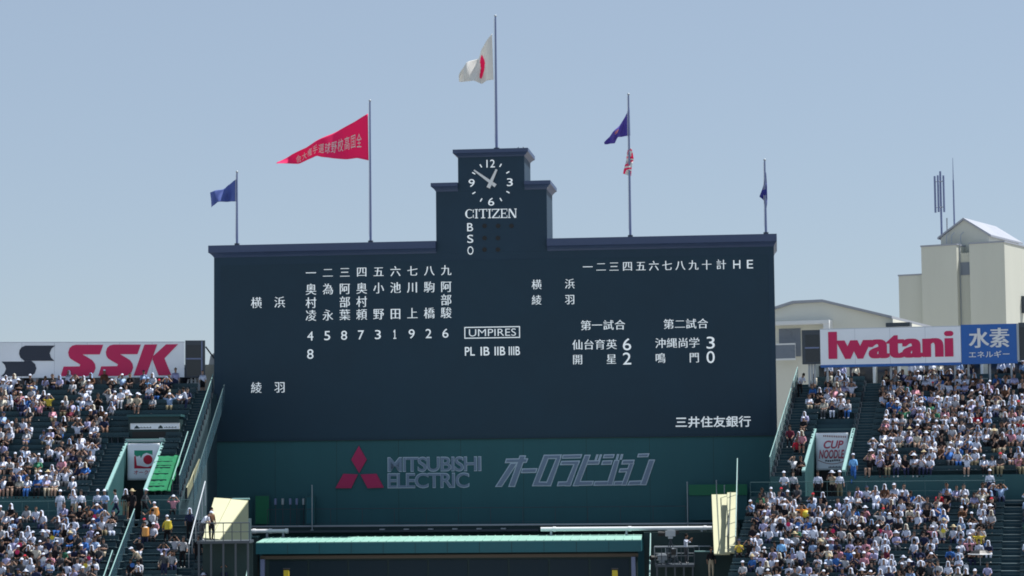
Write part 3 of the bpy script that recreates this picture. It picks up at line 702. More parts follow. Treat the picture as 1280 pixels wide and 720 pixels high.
def banner(name, label, fr, px0, px1, py0, py1, t, wav=.05):
    s0, z1 = fr.at(px0, py0, t); s1, z0 = fr.at(px1, py1, t)
    W_ = lambda s, z: t + wav * math.sin((s - s0) * 4.2 + .6) * (1.15 - (z - z0) / (z1 - z0)) + .03 * math.sin(z * 5)
    th = thing(name, label, 'banner', fr, ((s0 + s1) / 2, t, z0))
    m_ = MB().use(M['offwhite']); n, k = 14, 14
    vv = [(s0 + (s1 - s0) * i / n, -W_(s0 + (s1 - s0) * i / n, z0 + (z1 - z0) * j / k), z0 + (z1 - z0) * j / k) for j in range(k + 1) for i in range(n + 1)]
    m_.add(vv, [(j * (n + 1) + i, j * (n + 1) + i + 1, (j + 1) * (n + 1) + i + 1, (j + 1) * (n + 1) + i) for j in range(k) for i in range(n)])
    o = m_.build('cloth', th, smooth=True, normals=False)
    md = o.modifiers.new('solid', 'SOLIDIFY'); md.thickness = .012; md.offset = 0
    def put(mb, poly, d=.016):            # poly in unit coordinates of the cloth, subdivided to follow it
        bm = bmesh.new(); vs_ = [bm.verts.new((x, y, 0)) for x, y in poly]; bm.faces.new(vs_)
        bmesh.ops.triangulate(bm, faces=bm.faces); bmesh.ops.subdivide_edges(bm, edges=bm.edges, cuts=2)
        P = []
        for v in bm.verts:
            s, z = s0 + v.co.x * (s1 - s0), z0 + v.co.y * (z1 - z0); P.append((s, -W_(s, z) - d, z))
        bm.verts.index_update(); mb.add(P, [[v.index for v in f.verts] for f in bm.faces]); bm.free()
    warp = lambda d: (lambda x, y: (s0 + x * (s1 - s0), W_(s0 + x * (s1 - s0), z0 + y * (z1 - z0)) + d, z0 + y * (z1 - z0)))
    return th, put, warp
th, put, warp = banner('banner', 'white banner with green and red fruit logo over the left stair entrance', FL, 159.5, 199.5, 554.5, 600, 9.25)
bp = lambda pts: [((x - 63) / 294, 1 - (y - 240) / 335) for x, y in pts]
ring = lambda cx_, cy, r, n=22, a0=0, a1=360: [(cx_ + r * math.cos(R(a0 + (a1 - a0) * i / n)), cy + r * math.sin(R(a0 + (a1 - a0) * i / n))) for i in range(n)]
m_ = MB().use(mat('banner_green', (.01, .26, .16), .6)); put(m_, bp([(125, 303), (292, 303), (292, 345), (235, 325), (205, 340), (185, 375), (178, 350), (150, 360), (125, 340)])); m_.build('logo_green', th, normals=False)
m_ = MB().use(mat('banner_red', (.50, .015, .05), .6)); put(m_, bp([(125, 362), (138, 345), (148, 440), (185, 445), (215, 452), (250, 455), (292, 440), (292, 468), (125, 468)])); put(m_, bp(ring(250, 388, 43)), .02); m_.build('logo_red', th, normals=False)
m_ = MB().use(MATS['banner_red']); words_at(m_, 'オークワ', .20, .80, 1 - (522 - 240) / 335, 1 - (484 - 240) / 335, 0, .012, warp=warp(.016)); m_.build('banner_name', th, normals=False)
m_ = MB().use(M['steel']); [put(m_, [(x, .06), (x + .02, .06), (x + .02, .08), (x, .08)]) for x in (.62, .65, .68, .71)]; m_.build('small_print', th, normals=False)
th, put, warp = banner('banner', 'white banner with slanted red lettering over the right stair entrance', FR, 1019.5, 1061, 541.5, 587.5, 8.45)
rp = mat('banner_dark_red', (.46, .07, .12), .6)
m_ = MB().use(rp); words_at(m_, 'CUP', .24, .86, .58, .80, 0, .03, shear=.25, warp=warp(.016)); words_at(m_, 'NOODLE', .09, .88, .31, .55, 0, .03, shear=.25, warp=warp(.016)); m_.build('banner_name', th, normals=False)
m_ = MB().use(mat('banner_grey_red', (.28, .12, .13), .6))
for i in range(14):
    x0_, x1_ = .06 + .86 * i / 14, .06 + .86 * (i + 1) / 14; f = lambda x: .16 + .55 * (x - .5) ** 2
    put(m_, [(x0_, f(x0_)), (x1_, f(x1_)), (x1_, f(x1_) + .018), (x0_, f(x0_) + .018)])
for i in range(13):
    x = .24 + i * .055; put(m_, [(x, .90 - .05 * (x - .2)), (x + .03, .90 - .05 * (x - .2)), (x + .03, .95 - .05 * (x - .2)), (x, .95 - .05 * (x - .2))])
m_.build('banner_trim', th, normals=False)
m_ = MB().use(M['navy']); [put(m_, [(x, y), (x + w, y), (x + w, y + h), (x, y + h)]) for x, w, y, h in [(.28 + .068 * k, .05, .235 - .01 * math.sin(k), .045) for k in range(7)] + [(.38 + .045 * k, .03, .06, .035 + .012 * (k % 2)) for k in range(9)]]; m_.build('small_print', th, normals=False)

# green netting over the steps beside the left entrance
n0, n1 = sx(FL, 197, 575, 10), sx(FL, 228, 575, 10)
m_ = MB().use(M['net']); rn = random.Random(5); P = []; rows_ = []
tt = 8.9
prof = []
for q in range(0, 19):
    t_ = 10.4 + q * .262; prof.append((t_, LS.ztop - RISE / RUN * t_ + .62 + (.05 if q % 7 == 4 else .0) - (.05 if q % 7 == 5 else 0)))
nn = 12
for t, z in prof: rows_.append([(n0 + (n1 - n0) * k / nn + .05 * math.sin(t * 3 + k), -t + .03 * math.sin(k * 2.1 + t), z + .02 * math.sin(k * 1.7 + t * 2.3) + rn.uniform(-.008, .008)) for k in range(nn + 1)])
vv = [p for r_ in rows_ for p in r_]
m_.add(vv, [(j * (nn + 1) + i, j * (nn + 1) + i + 1, (j + 1) * (nn + 1) + i + 1, (j + 1) * (nn + 1) + i) for j in range(len(rows_) - 1) for i in range(nn)])
o = m_.build('green_netting', fr=FL, base=((n0 + n1) / 2, 12, LS.z(12)), smooth=True, normals=False); o.modifiers.new('solid', 'SOLIDIFY').thickness = .02
tag(o, 'bright green netting spread over the seats beside the fruit logo banner', 'netting')

# cream slabs
FW = frame_at(290, 130.5, 0)
def cream_ramp(fr, label, l0, r0, py_top, py_bot, run, t0=0):
    zt = fr.at((l0 + r0) / 2, py_top, t0)[1]; sa, sb = sx(fr, l0, py_top, t0), sx(fr, r0, py_top, t0); zb = fr.at((l0 + r0) / 2, py_bot, t0 + run)[1]
    th = thing('stair_cover', label, 'stair cover', fr, ((sa + sb) / 2, t0 + run, zb))
    MB().use(M['cream']).side([(t0, zt), (t0 + run, zb), (t0 + run, zb - .08), (t0, zt - .08)], sa, sb).build('roof_slab', th)
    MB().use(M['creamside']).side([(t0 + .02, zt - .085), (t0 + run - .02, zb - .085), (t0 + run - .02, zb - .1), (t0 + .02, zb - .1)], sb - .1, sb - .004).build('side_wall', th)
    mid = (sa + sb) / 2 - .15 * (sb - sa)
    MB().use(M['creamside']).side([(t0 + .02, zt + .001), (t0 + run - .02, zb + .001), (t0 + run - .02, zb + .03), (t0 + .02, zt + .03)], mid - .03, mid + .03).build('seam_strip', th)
    return th
th = thing('stair_cover', 'broad cream sloping stair cover with shade coloured side, left of the dark ledge', 'stair cover', FW, (FW.at(275, 674, 4.4)[0], 4.4, FW.at(275, 674, 4.4)[1]))
def w3(px, py, t): s, z = FW.at(px, py, t); return (s, -t, z)
def slab(pts, th_, name, m):
    lo = [(x, y, z - .08) for x, y, z in pts]; n = len(pts)
    MB().use(M[m]).add(pts + lo, [tuple(range(n)), tuple(range(2 * n - 1, n - 1, -1))] + [(i, i + n, (i + 1) % n + n, (i + 1) % n) for i in range(n)]).build(name, th_)
slab([w3(268, 622, 0), w3(288.5, 623.4, 0), w3(263.5, 673, 4.4), w3(253, 672, 4.4)], th, 'roof_slab', 'cream')
slab([w3(289.2, 623.4, 0), w3(310.5, 625, 0), w3(274.5, 674, 4.4), w3(264.2, 673, 4.4)], th, 'roof_slab', 'cream')
tr_, br_ = FW.at(310.5, 625, 0), FW.at(274.5, 674, 4.4); zlo = br_[1] - .35
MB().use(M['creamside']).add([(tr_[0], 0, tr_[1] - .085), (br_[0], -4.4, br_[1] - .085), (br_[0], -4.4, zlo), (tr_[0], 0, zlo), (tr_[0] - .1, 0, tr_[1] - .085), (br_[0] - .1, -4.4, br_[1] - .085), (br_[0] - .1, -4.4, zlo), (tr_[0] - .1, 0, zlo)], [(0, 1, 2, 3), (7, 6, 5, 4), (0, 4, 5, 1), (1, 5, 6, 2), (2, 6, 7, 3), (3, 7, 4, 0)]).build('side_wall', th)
MB().use(M['railg']).tube((tr_[0] - .9, 0, tr_[1] + .06), (tr_[0] + .08, 0, tr_[1] + .06), .05, 8).build('ridge_cap', th)
FX = frame_at(900, 141, 4)
cream_ramp(FX, 'narrow cream sloping stair cover at the right end of the dark ledge', 889.5, 908.5, 618, 692, 6)
FX2 = frame_at(912, 140, 7)
th = cream_ramp(FX2, 'cream sloping slab with dark railing beside the right bleachers', 909, 921, 615.5, 690, 6)
slope_rail(FX2, 'handrail', 'tall bright post rail rising above the right cream slab', 'handrail', sx(FX2, 922, 600, -1), [(-1.2, FX2.at(922, 600, -1)[1]), (5.8, FX2.at(914, 690, 5)[1] - .4)], 1.3, 'railg', None, 6, m_post='steel')
slope_rail(FX2, 'handrail', 'dark slanting rail frame across the right cream slab', 'handrail', sx(FX2, 911, 650, 3), [(1, FX2.at(912, 640, 1)[1] - .6), (6.1, FX2.at(912, 690, 6)[1])], .9, 'dsteel', None, 4)
FSW = frame_at(255, 141, 4)
slope_rail(FSW, 'stair_fence', 'cream strip fence beside the stairs left of the dark scoreboard wall', 'fence', sx(FSW, 249, 575, 0), [(0, FSW.at(248, 590, 0)[1]), (3.6, FSW.at(243, 626, 3.6)[1])], .75, 'cream', 'cream', 3, r=.05, fill_h=(.1, 1))

# viewing platform bottom left, camera platform bottom right
def platform(fr, name, label, px0, px1, py, t, dep, hgt, rail=True, rail_h=.0):
    s0, z = fr.at(px0, py, t); s1, _ = fr.at(px1, py, t)
    th = thing(name, label, 'platform', fr, ((s0 + s1) / 2, t, z - hgt))
    MB().use(M['dsteel']).box(s0, s1, t - dep, t, z - .14, z).build('deck', th)
    for s in np.linspace(s0 + .1, s1 - .1, 5): MB().use(M['dsteel']).box(s - .05, s + .05, t - .14, t - .04, z - hgt, z - .142).build('leg', th)
    MB().use(M['dgreen']).box(s0 + .05, s1 - .05, t - dep, t - dep + .05, z - hgt, z - .15).build('back_panel', th)
    if rail:
        m_ = MB().use(M['dsteel']); m_.tube((s0, t - .03, z + rail_h), (s1, t - .03, z + rail_h), .03); m_.tube((s0, t - .03, z + rail_h / 2), (s1, t - .03, z + rail_h / 2), .02)
        for s in np.linspace(s0, s1, 7): m_.tube((s, t - .03, z), (s, t - .03, z + rail_h), .022)
        m_.build('railing', th)
    return th, s0, s1, z
P1 = platform(FL, 'viewing_platform', 'dark steel viewing platform below the cream slab on the left', 246, 312, 676.5, LS.tl + 9.0, 2.0, 2.6, True, .95)
P2 = platform(FC, 'camera_platform', 'dark camera platform right of the teal canopy', 819, 868, 706, 4, 2.2, 2.6, True, 1.0)
m_ = MB().use(M['dgreen']).box(sx(FC, 868, 700, 3), sx(FC, 921, 700, 3), 2.6, 3, 3.0, FC.at(890, 690, 3)[1]); m_.use(M['railg']).box(sx(FC, 868, 700, 3), sx(FC, 921, 700, 3), 2.55, 3.05, FC.at(890, 690, 3)[1] + .002, FC.at(890, 690, 3)[1] + .06)
tag(m_.build('parapet_wall', fr=FC, base=(sx(FC, 890, 700, 3), 3, 3)), 'dark green parapet wall behind the man in black, right of the camera platform', 'wall')
m_ = MB().use(M['dgreen']).box(sx(FC, 805, 670, -2), sx(FC, 892, 670, -2), -2.6, -2, 3.0, FC.at(850, 665, -2)[1])
tag(m_.build('parapet_wall', fr=FC, base=(sx(FC, 850, 670, -2), -2, 3)), 'dark wall behind the television cameras, below the white pipe', 'wall')
m_ = MB().use(M['dgreen']).box(sx(FC, 312, 680, -2), sx(FC, 322, 680, -2), -2.6, -2, 3.0, FC.at(315, 672, -2)[1]); m_.use(M['meshrail']).box(sx(FC, 312, 680, -2), sx(FC, 322, 680, -2), -2.65, -1.95, FC.at(315, 672, -2)[1] + .002, FC.at(315, 672, -2)[1] + .08)
tag(m_.build('parapet_wall', fr=FC, base=(sx(FC, 317, 680, -2), -2, 3)), 'short dark wall between the left platform and the teal canopy', 'wall')
line_rail(FC, 'railing', 'pale rail behind the television cameras', sx(FC, 818, 684, 1), sx(FC, 888, 684, 1), 1, FC.at(850, 700, 1)[1], FC.at(850, 683, 1)[1] - FC.at(850, 700, 1)[1], 6, m='steel', r=.025)
def tv_camera(px, py, t, label, heading, m='black'):
    s, z = FC.at(px, py, t); zb = P2[3]
    th = thing('television_camera', label, 'camera', FC, (s, t, zb))
    h = heading; c, d = math.cos(h), math.sin(h)
    q = lambda x, y, w: (s + x * c - y * d, t + x * d + y * c, w)
    def obox(mm, x0, x1, y0, y1, z0, z1, name):
        pts = [q(x, y, w) for w in (z0, z1) for x, y in ((x0, y0), (x1, y0), (x1, y1), (x0, y1))]
        a = MB().use(mm); a.add([(p[0], -p[1], p[2]) for p in pts], [(0, 1, 2, 3), (7, 6, 5, 4), (0, 4, 5, 1), (1, 5, 6, 2), (2, 6, 7, 3), (3, 7, 4, 0)]); return a.build(name, th, bevel=.015)
    obox(M[m], -.3, .3, -.13, .13, z - .16, z + .16, 'body')
    a = MB().use(M['black']).tube(q(.3, 0, z), q(.72, 0, z), .11, 12, .15); a.build('lens', th)
    obox(M['steel'], -.26, .2, -.11, .11, z + .165, z + .22, 'handle')
    obox(M['black'], -.5, -.31, -.12, .12, z - .04, z + .18, 'viewfinder')
    obox(M['steel'], -.14, .14, -.12, .12, z - .3, z - .165, 'pan_head')
    for k in range(3):
        an = k * 2.1 + .4; MB().use(M['dsteel']).tube((s, t, z - .3), (s + .5 * math.cos(an), t + .5 * math.sin(an) * .6, zb + .01), .03).build('leg', th)
tv_camera(838, 667, 2.6, 'grey television camera pointing left at the back of the camera platform', math.pi, 'steel')
tv_camera(842, 690, 3.3, 'round faced television camera pointing at the field on the camera platform', math.pi / 2)
tv_camera(827, 697, 3.5, 'low television camera pointing left at the front corner of the camera platform', math.pi * .85, 'steel')

# ------------------------------------------------------------------ concourse buildings under the signs
def concourse(fr, label, s0, s1, ztop, seed, m_wall):
    rr = random.Random(seed); th = thing('concourse_building', label, 'building', fr, ((s0 + s1) / 2, -2.6, 17))
    MB().use(M[m_wall]).box(s0, s1, -6, -3.0, 0.2, ztop).build('wall', th)
    s = s0 + .3
    while s < s1 - 2:
        w = rr.choice((1.3, 1.5, 2.2, 2.6)); MB().use(M['dark']).box(s, s + w, -2.996, -2.95, 17.25, min(ztop - .1, 18.8)).build('window', th)
        if rr.random() < .8: MB().use(M['white']).box(s + w + .04, s + w + .2, -2.99, -2.6, 17.0, ztop - .02).build('column', th)
        s += w + rr.choice((.3, .5, .9))
    MB().use(M['step']).box(s0, s1, -2.94, -2.25, 17.003, 17.25).build('sill', th)
    return th
FSL = frame_at(120, 151, -8)
concourse(FL, 'pale concourse building with dark windows under the red and white lettered sign, left', -38, -19.6, 19.0, 3, 'build')
concourse(FR, 'grey concourse building with windows under the red and blue lettered signs, right', .8, 22, 18.6, 8, 'build')

# ------------------------------------------------------------------ advertising signs
def sign_box(fr, name, label, px0, px1, py0, py1, m, t=0, dep=.5, trim=None):
    s0, s1 = sx(fr, px0, (py0 + py1) / 2, t), sx(fr, px1, (py0 + py1) / 2, t); xc = (px0 + px1) / 2; z0, z1 = fr.at(xc, py1, t)[1], fr.at(xc, py0, t)[1]
    th = thing(name, label, 'sign', fr, ((s0 + s1) / 2, t, z0))
    MB().use(M[m]).box(s0, s1, t - dep, t, z0, z1).build('face', th)
    n = max(3, int((s1 - s0) / 2.6))
    for k in range(n):
        s = s0 + .4 + (s1 - s0 - .8) * k / (n - 1); MB().use(M['steel']).box(s - .06, s + .06, t - dep + .05, t - dep + .2, 17.0, z0 - .003).build('support_post', th)
    if m == 'offwhite':
        sm = MB().use(M['seam']); nn_ = int((s1 - s0) / 1.85)
        for k in range(1, nn_): sm.box(s0 + (s1 - s0) * k / nn_ - .012, s0 + (s1 - s0) * k / nn_ + .012, t, t + .004, z0 + .01, z1 - .01)
        sm.box(s0, s1, t, t + .012, z1 - .05, z1 - .003); sm.build('panel_seam', th)
    if trim: MB().use(M[trim]).box(s0, s1, t - dep, t + .02, z0 - .16, z0 - .003).build('bottom_trim', th)
    return th, s0, s1, z0, z1
th, *_ = sign_box(FSL, 'advertising_sign', 'long pale sign with black wave emblem and red slanted letters, upper left', -14, 230.5, 427.2, 472, 'offwhite')
Q = lambda pts, t=.012: zz(pts, 0, 420, 4, FSL, t)
SS = [(516, 44), (380, 44), (362, 48), (348, 60), (341, 82), (344, 100), (352, 113), (366, 122), (402, 143), (398, 152), (318, 153), (303, 201), (432, 201), (455, 195), (470, 182), (478, 160), (475, 140), (462, 122), (440, 108), (412, 92), (499, 92)]
m_ = MB().use(M['red'])
for dx in (0, 188): m_.prism(Q([(x + dx, y - dx * .006) for x, y in SS]), 0, .03)
m_.prism(Q([(722, 43), (786, 42), (732, 197), (668, 198)]), 0, .03)
m_.prism(Q([(830, 42), (890, 41), (822, 112), (857, 196), (793, 197), (762, 116), (766, 100)]), 0, .03); m_.build('letters', th)
m_ = MB().use(M['navy'])
m_.prism(Q([(276, 48), (128, 48), (108, 56), (98, 70), (95, 88), (102, 108), (122, 124), (272, 124), (255, 108), (248, 86), (258, 62)]), 0, .03)
m_.prism(Q([(8, 128), (120, 128), (122, 124.4), (158, 124.4), (162, 129), (176, 141), (182, 162), (174, 186), (152, 201), (5, 202), (22, 185), (30, 165), (24, 145)]), 0, .03); m_.build('wave_emblem', th)
th, a, c, z0, z1 = sign_box(FSL, 'louvre_panel', 'dark framed louvre box at the right end of the long red lettered sign', 231.5, 256.5, 425.5, 472, 'dsteel', t=-.1)
m_ = MB().use(M['dark']); zm = (z0 + z1) / 2 + .02
for q0, q1 in ((z0 + .12, zm - .06), (zm + .06, z1 - .3)): m_.box(a + .1, c - .28, -.1, -.085, q0, q1)
m_.build('louvre', th)
m_ = MB().use(M['pole']); m_.box(a + .05, c - .2, -.1, -.06, zm - .05, zm + .04); m_.box(c - .26, c - .18, -.1, -.06, z0 + .05, z1 - .05); m_.build('frame_bar', th)
FSR = frame_at(1140, 146.5, 13)
th, a, c, z0, z1 = sign_box(FSR, 'advertising_sign', 'long white sign with bold red latin lettering, upper right', 1025.3, 1201, 409, 454.6, 'offwhite', trim='blue')
m_ = MB().use(M['red'])
def sr_word(body, x0, x1, y0, y1, off, mb, t=.02, fat=0.):
    sa, zt_ = FSR.at(x0, y0); sb, zb_ = FSR.at(x1, y1); 
    for j in (range(7) if fat else range(1)):
        d = (j - 3) / 3 * fat if fat else 0
        words_at(mb, body, sa + d + fat, sb + d - fat, FSR.at((x0 + x1) / 2, y1)[1], FSR.at((x0 + x1) / 2, y0)[1], t + .0015 * j, off, space=1.02)
sr_word('Iwatani', 1035, 1192.5, 413.2, 447.6, .014, m_, fat=.11); m_.build('letters', th, normals=False)
th, a, c, z0, z1 = sign_box(FSR, 'advertising_sign', 'blue sign with white japanese lettering at the right end of the red lettered sign', 1201.4, 1271.5, 405.2, 451.4, 'blue', trim='blue')
m_ = MB().use(M['white']); sr_word('水素', 1210.5, 1262, 410, 434.5, .006, m_, fat=.035); sr_word('エネルギー', 1211, 1262, 438.5, 447, .01, m_); m_.build('letters', th, normals=False)
m_ = MB().use(M['steel']).box(c - .02, c + .12, -.5, .03, z0, z1); m_.build('edge_strip', th)
th, a, c, z0, z1 = sign_box(FSR, 'louvre_panel', 'dark louvre box at the left end of the white sign with red latin lettering', 1002.5, 1025, 412.5, 455, 'dsteel', t=-.08)
m_ = MB().use(M['dark']); zm = (z0 + z1) / 2 - .05
for q0, q1 in ((z0 + .12, zm - .06), (zm + .06, z1 - .3)): m_.box(a + .22, c - .06, -.08, -.065, q0, q1)
m_.build('louvre', th); m_ = MB().use(M['pole']); m_.box(a + .18, c - .05, -.08, -.05, zm - .05, zm + .04); m_.build('frame_bar', th)
th, a, c, z0, z1 = sign_box(FSR, 'louvre_panel', 'dark louvre box right of the blue sign at the picture edge', 1273.5, 1300, 403, 450, 'dsteel', t=-.08)
MB().use(M['dark']).box(a + .1, c - .1, -.08, -.065, z0 + .12, z1 - .3).build('louvre', th)
# lattice of white stair bars and white hoarding between the left sign and the scoreboard
FK = frame_at(250, 152.5, 0)
lat = thing('steel_staircase', 'white steel staircase seen under the louvre box, left of the scoreboard', 'staircase', FK, (sx(FK, 241, 480, 0), 0, 17))
for i in range(4):
    s, z = FK.at(233.5 + i * 4.5, 485, 0); m_ = MB().use(M['white']); s2, z2 = FK.at(236 + i * 4.5, 474, 0); m_.tube((s, 0, z), (s2, 0, z2), .07, 6); m_.build('stringer', lat)
for i in range(4):
    s, z = FK.at(240, 475.5 + i * 3.2, 0); MB().use(M['white']).box(s - .1, s + .5, -.3, .05, z - .035, z + .035).build('tread', lat)
m_ = MB().use(M['white']); s0, z0 = FK.at(258.5, 484, -1); s1, z1 = FK.at(268, 441, -1)
m_.prism([(s0, z0), (s1, z0), (s1, z1), (s0 + .25, z1 - .2), (s0 + .1, z0 + 1.3)], -1, -.9); m_.use(M['dsteel']).tube((s0 - .05, -.8, z1 + .4), (s1 + .1, -.8, z1 - .5), .05)
tag(m_.build('hoarding', fr=FK, base=((s0 + s1) / 2, -1, z0)), 'narrow white hoarding between the left sign and the scoreboard edge', 'hoarding')

# ------------------------------------------------------------------ buildings beyond on the right
FT = frame_at(1205, 215, 30)
def tz(py, px=1205): return FT.at(px, py)[1]
tower_b = thing('tall_building', 'tall beige building with gabled rooftop room behind the blue sign', 'building', FT, (0, -4, 0))
tsx = lambda px, py=350, t=0: sx(FT, px, py, t)
xa, xb, xc_, xd = tsx(1152.3), tsx(1196.5), tsx(1212.5), tsx(1256.5)
zA, zB = tz(312, 1152), tz(308, 1250); zA = (zA + zB) / 2
dpt = 11.0
m_ = MB().use(M['build']); m_.box(xa, xb, -dpt, 0, 0, zA + .3); m_.box(xb, xc_, -dpt, -.8, 0, zA - .4); m_.box(xc_, xd, -dpt, 0, 0, zA + .3); m_.build('wall', tower_b)
m_ = MB().use(M['roof']); m_.box(xa - .06, xb + .06, -dpt, .06, zA + .302, zA + .45); m_.box(xc_ - .06, xd + .06, -dpt, .06, zA + .302, zA + .45); m_.build('parapet_cap', tower_b)
m_ = MB().use(M['steel']).box(xb + .02, xb + .1, -.79, -.7, 0, zA + .6); m_.build('downpipe', tower_b)
m_ = MB().use(M['glass']).box(tsx(1199.2, 335, -.8), xc_ - .1, -.8, -.74, tz(343), tz(327)); m_.build('window', tower_b)
xl = tsx(1120.5); m_ = MB().use(M['build']); m_.box(xl, xa - .004, -9, -.6, 0, tz(344, 1136)); m_.use(M['roof']).box(xl - .06, xa - .004, -9, -.54, tz(344, 1136) + .002, tz(344, 1136) + .14); m_.build('side_wing', tower_b)
t_p = -2.5
ga, gb, gc = tsx(1176, 300, t_p), tsx(1205.5, 290, t_p), tsx(1236, 300, t_p); zg0 = FT.at(1205, 295.6, t_p)[1]; zg1 = FT.at(1205, 275, t_p)[1]
m_ = MB().use(M['build']).prism([(ga, zA - .6), (gc, zA - .6), (gc, zg0), (gb, zg1), (ga, zg0)], -11.5, t_p); m_.build('rooftop_room', tower_b)
m_ = MB().use(M['roof'])
for (s0, za_), (s1, zb_) in (((ga - .25, zg0 - .15), (gb, zg1)), ((gb, zg1), (gc + .3, zg0 - .2))):
    m_.prism([(s0, za_ + .02), (s1, zb_ + .02), (s1, zb_ + .2), (s0, za_ + .2)], -11.8, t_p + .25)
m_.build('gable_roof', tower_b)
m_ = MB().use(M['dsteel']).box(xd + .003, xd + .3, -5.2, -4.6, zA - 6, zA - 4.4); m_.build('wall_box', tower_b)
m_ = MB().use(M['steel'])
for dx in (0, .5, 1.4): m_.tube((xa + 1.8 + dx, -2, zA + .45), (xa + 1.8 + dx, -2, zA + 1.4), .05); m_.tube((xa + 1.8 + dx, -2, zA + 1.4), (xa + 2.1 + dx, -2, zA + 1.7), .05)
m_.build('vent_pipe', tower_b)
s, z = FT.at(1177.3, 300, -3.2); _, zt_ = FT.at(1177, 214, -3.2)
an = thing('antenna_mast', 'mobile phone antenna mast with three vertical panels on the roof', 'antenna', FT, (s, -3.2, zA))
MB().use(M['pole']).tube((s, -3.2, zA), (s, -3.2, zt_), .10, 10).build('mast', an)
kA = FT.scale(1177, 250, -3.2)
for dx, dt, l in ((-5.6, .3, 0), (0.4, .7, 0), (5.8, .3, 0)):
    _, p0 = FT.at(1177, 266, -3.2); _, p1 = FT.at(1177, 220, -3.2); x = s + dx * kA
    MB().use(M['pole']).box(x - .085, x + .085, -3.2 + dt, -3.2 + dt + .16, p0, p1).build('antenna_panel', an, bevel=.03)
    for q in (.15, .85): MB().use(M['steel']).tube((s, -3.2, p0 + (p1 - p0) * q), (x, -3.2 + dt, p0 + (p1 - p0) * q), .05).build('bracket', an)
MB().use(M['steel']).tube((s + .55, -3.2, zA), (s + .55, -3.2, FT.at(1177, 273, -3.2)[1]), .07).build('cable_duct', an)
s, z = FT.at(1193, 284, -3); m_ = MB().use(M['pole']).tube((s, -3, zg0 - .3), (s, -3, FT.at(1193, 225, -3)[1]), .09, 8, .07); m_.tube((s, -3, FT.at(1193, 225, -3)[1]), (s, -3, FT.at(1193, 197, -3)[1]), .05, 6, .02)
m_.box(s - .16, s + .16, -3.16, -2.84, zg0 - .3, zg0 + .05)
tag(m_.build('lightning_rod', fr=FT, base=(s, -3, zg0 - .3)), 'thin tall lightning rod beside the antenna mast on the gabled roof', 'rod')
FG = frame_at(1030, 190, 22)
gs = lambda px, py: FG.at(px, py)
gab = thing('gabled_building', 'low beige building with shallow pale roof behind the white sign', 'building', FG, (gs(1040, 420)[0], -5, 0))
pts = [gs(955, 391.5), gs(992, 379.6), gs(1029, 377.8), gs(1116, 398.5)]
m_ = MB().use(M['build2']).prism([(pts[0][0], 0), (pts[3][0], 0)] + [pts[3], pts[2], pts[1], pts[0]], -16, 0); m_.build('wall', gab)
m_ = MB().use(M['roof'])
for p, q in zip(pts, pts[1:]): m_.prism([(p[0], p[1] + .01), (q[0], q[1] + .01), (q[0], q[1] + .22), (p[0], p[1] + .22)], -16.3, .35)
m_.build('roof', gab)
b0, z0 = gs(966, 407); b1, z1 = gs(1041, 401.5)
m_ = MB().use(M['white']).box(b0, b1, .02, 1.3, z0 - .05, z0 + .25); m_.box(b1 - .5, b1, .02, 1.25, gs(1030, 445)[1], z0 - .052); m_.build('porch_frame', gab)
m_ = MB().use(M['glass']).box(gs(974, 420)[0], gs(1001, 420)[0], .005, .06, gs(980, 446)[1], gs(980, 411)[1]); m_.build('window', gab)
m_ = MB().use(M['white']); z2, z3 = gs(985, 451)[1], gs(985, 430)[1]; m_.box(gs(972, 440)[0], gs(998, 440)[0], 1.0, 1.06, z2, z2 + .15); m_.box(gs(972, 440)[0], gs(998, 440)[0], 1.0, 1.06, z3 - .12, z3); m_.use(M['glass']).box(gs(972, 440)[0], gs(998, 440)[0], 1.02, 1.04, z2 + .152, z3 - .122)
for px in (972, 985, 997): m_.use(M['white']).box(gs(px, 440)[0], gs(px, 440)[0] + .1, .98, 1.0, z2, z3)
m_.build('balcony', gab)
m_ = MB().use(M['dsteel']).box(gs(1110, 408)[0], gs(1140, 408)[0], .02, .8, gs(1120, 409)[1], gs(1120, 404)[1]); m_.build('roof_duct', gab)

# ------------------------------------------------------------------ flagpoles and flags
PT = -1.2
def pole(px, py_b, py_t, t, label, r=.085, zbase=None):
    s, z = FB.at(px, py_b + 1, t); _, zt_ = FB.at(px, py_t, t); zb = (ZC1 if zbase is None else zbase)
    th = thing('flagpole', label, 'flagpole', FB, (s, t, zb))
    MB().use(M['pole']).tube((s, t, zb - .02), (s, t, zt_), r, 12, r * .62).build('pole', th, smooth=False)
    MB().use(M['steel']).ball((s, t, zt_ + .06), .085, 10).build('finial', th, smooth=True)
    MB().use(M['dsteel']).tube((s, t, zb), (s, t, zb + .25), r * 2, 12).build('base_collar', th)
    MB().use(M['white']).tube((s - r - .02, t + .05, zb + .6), (s - r * .7 - .02, t + .05, zt_ - .1), .012, 5).build('halyard', th)
    return s
pole(296.3, 305, 216, PT, 'leftmost short flagpole carrying the blue flag')
pole(463.3, 301, 127, PT, 'flagpole carrying the long red pennant')
pole(620.8, 185, 21, PT, 'tallest flagpole on top of the clock tower', .095, zbase=ZU + .5)
pole(788.0, 295, 119, PT, 'flagpole carrying the purple flag and striped flag')
pole(957.5, 291, 201, PT, 'rightmost short flagpole carrying the limp navy flag')
def polyl(pts, q):
    L = [0]
    for a, c in zip(pts, pts[1:]): L.append(L[-1] + math.dist(a, c))
    d = q * L[-1]
    for i in range(len(pts) - 1):
        if d <= L[i + 1] or i == len(pts) - 2:
            f = (d - L[i]) / max(1e-9, L[i + 1] - L[i]); return (pts[i][0] + (pts[i + 1][0] - pts[i][0]) * f, pts[i][1] + (pts[i + 1][1] - pts[i][1]) * f)
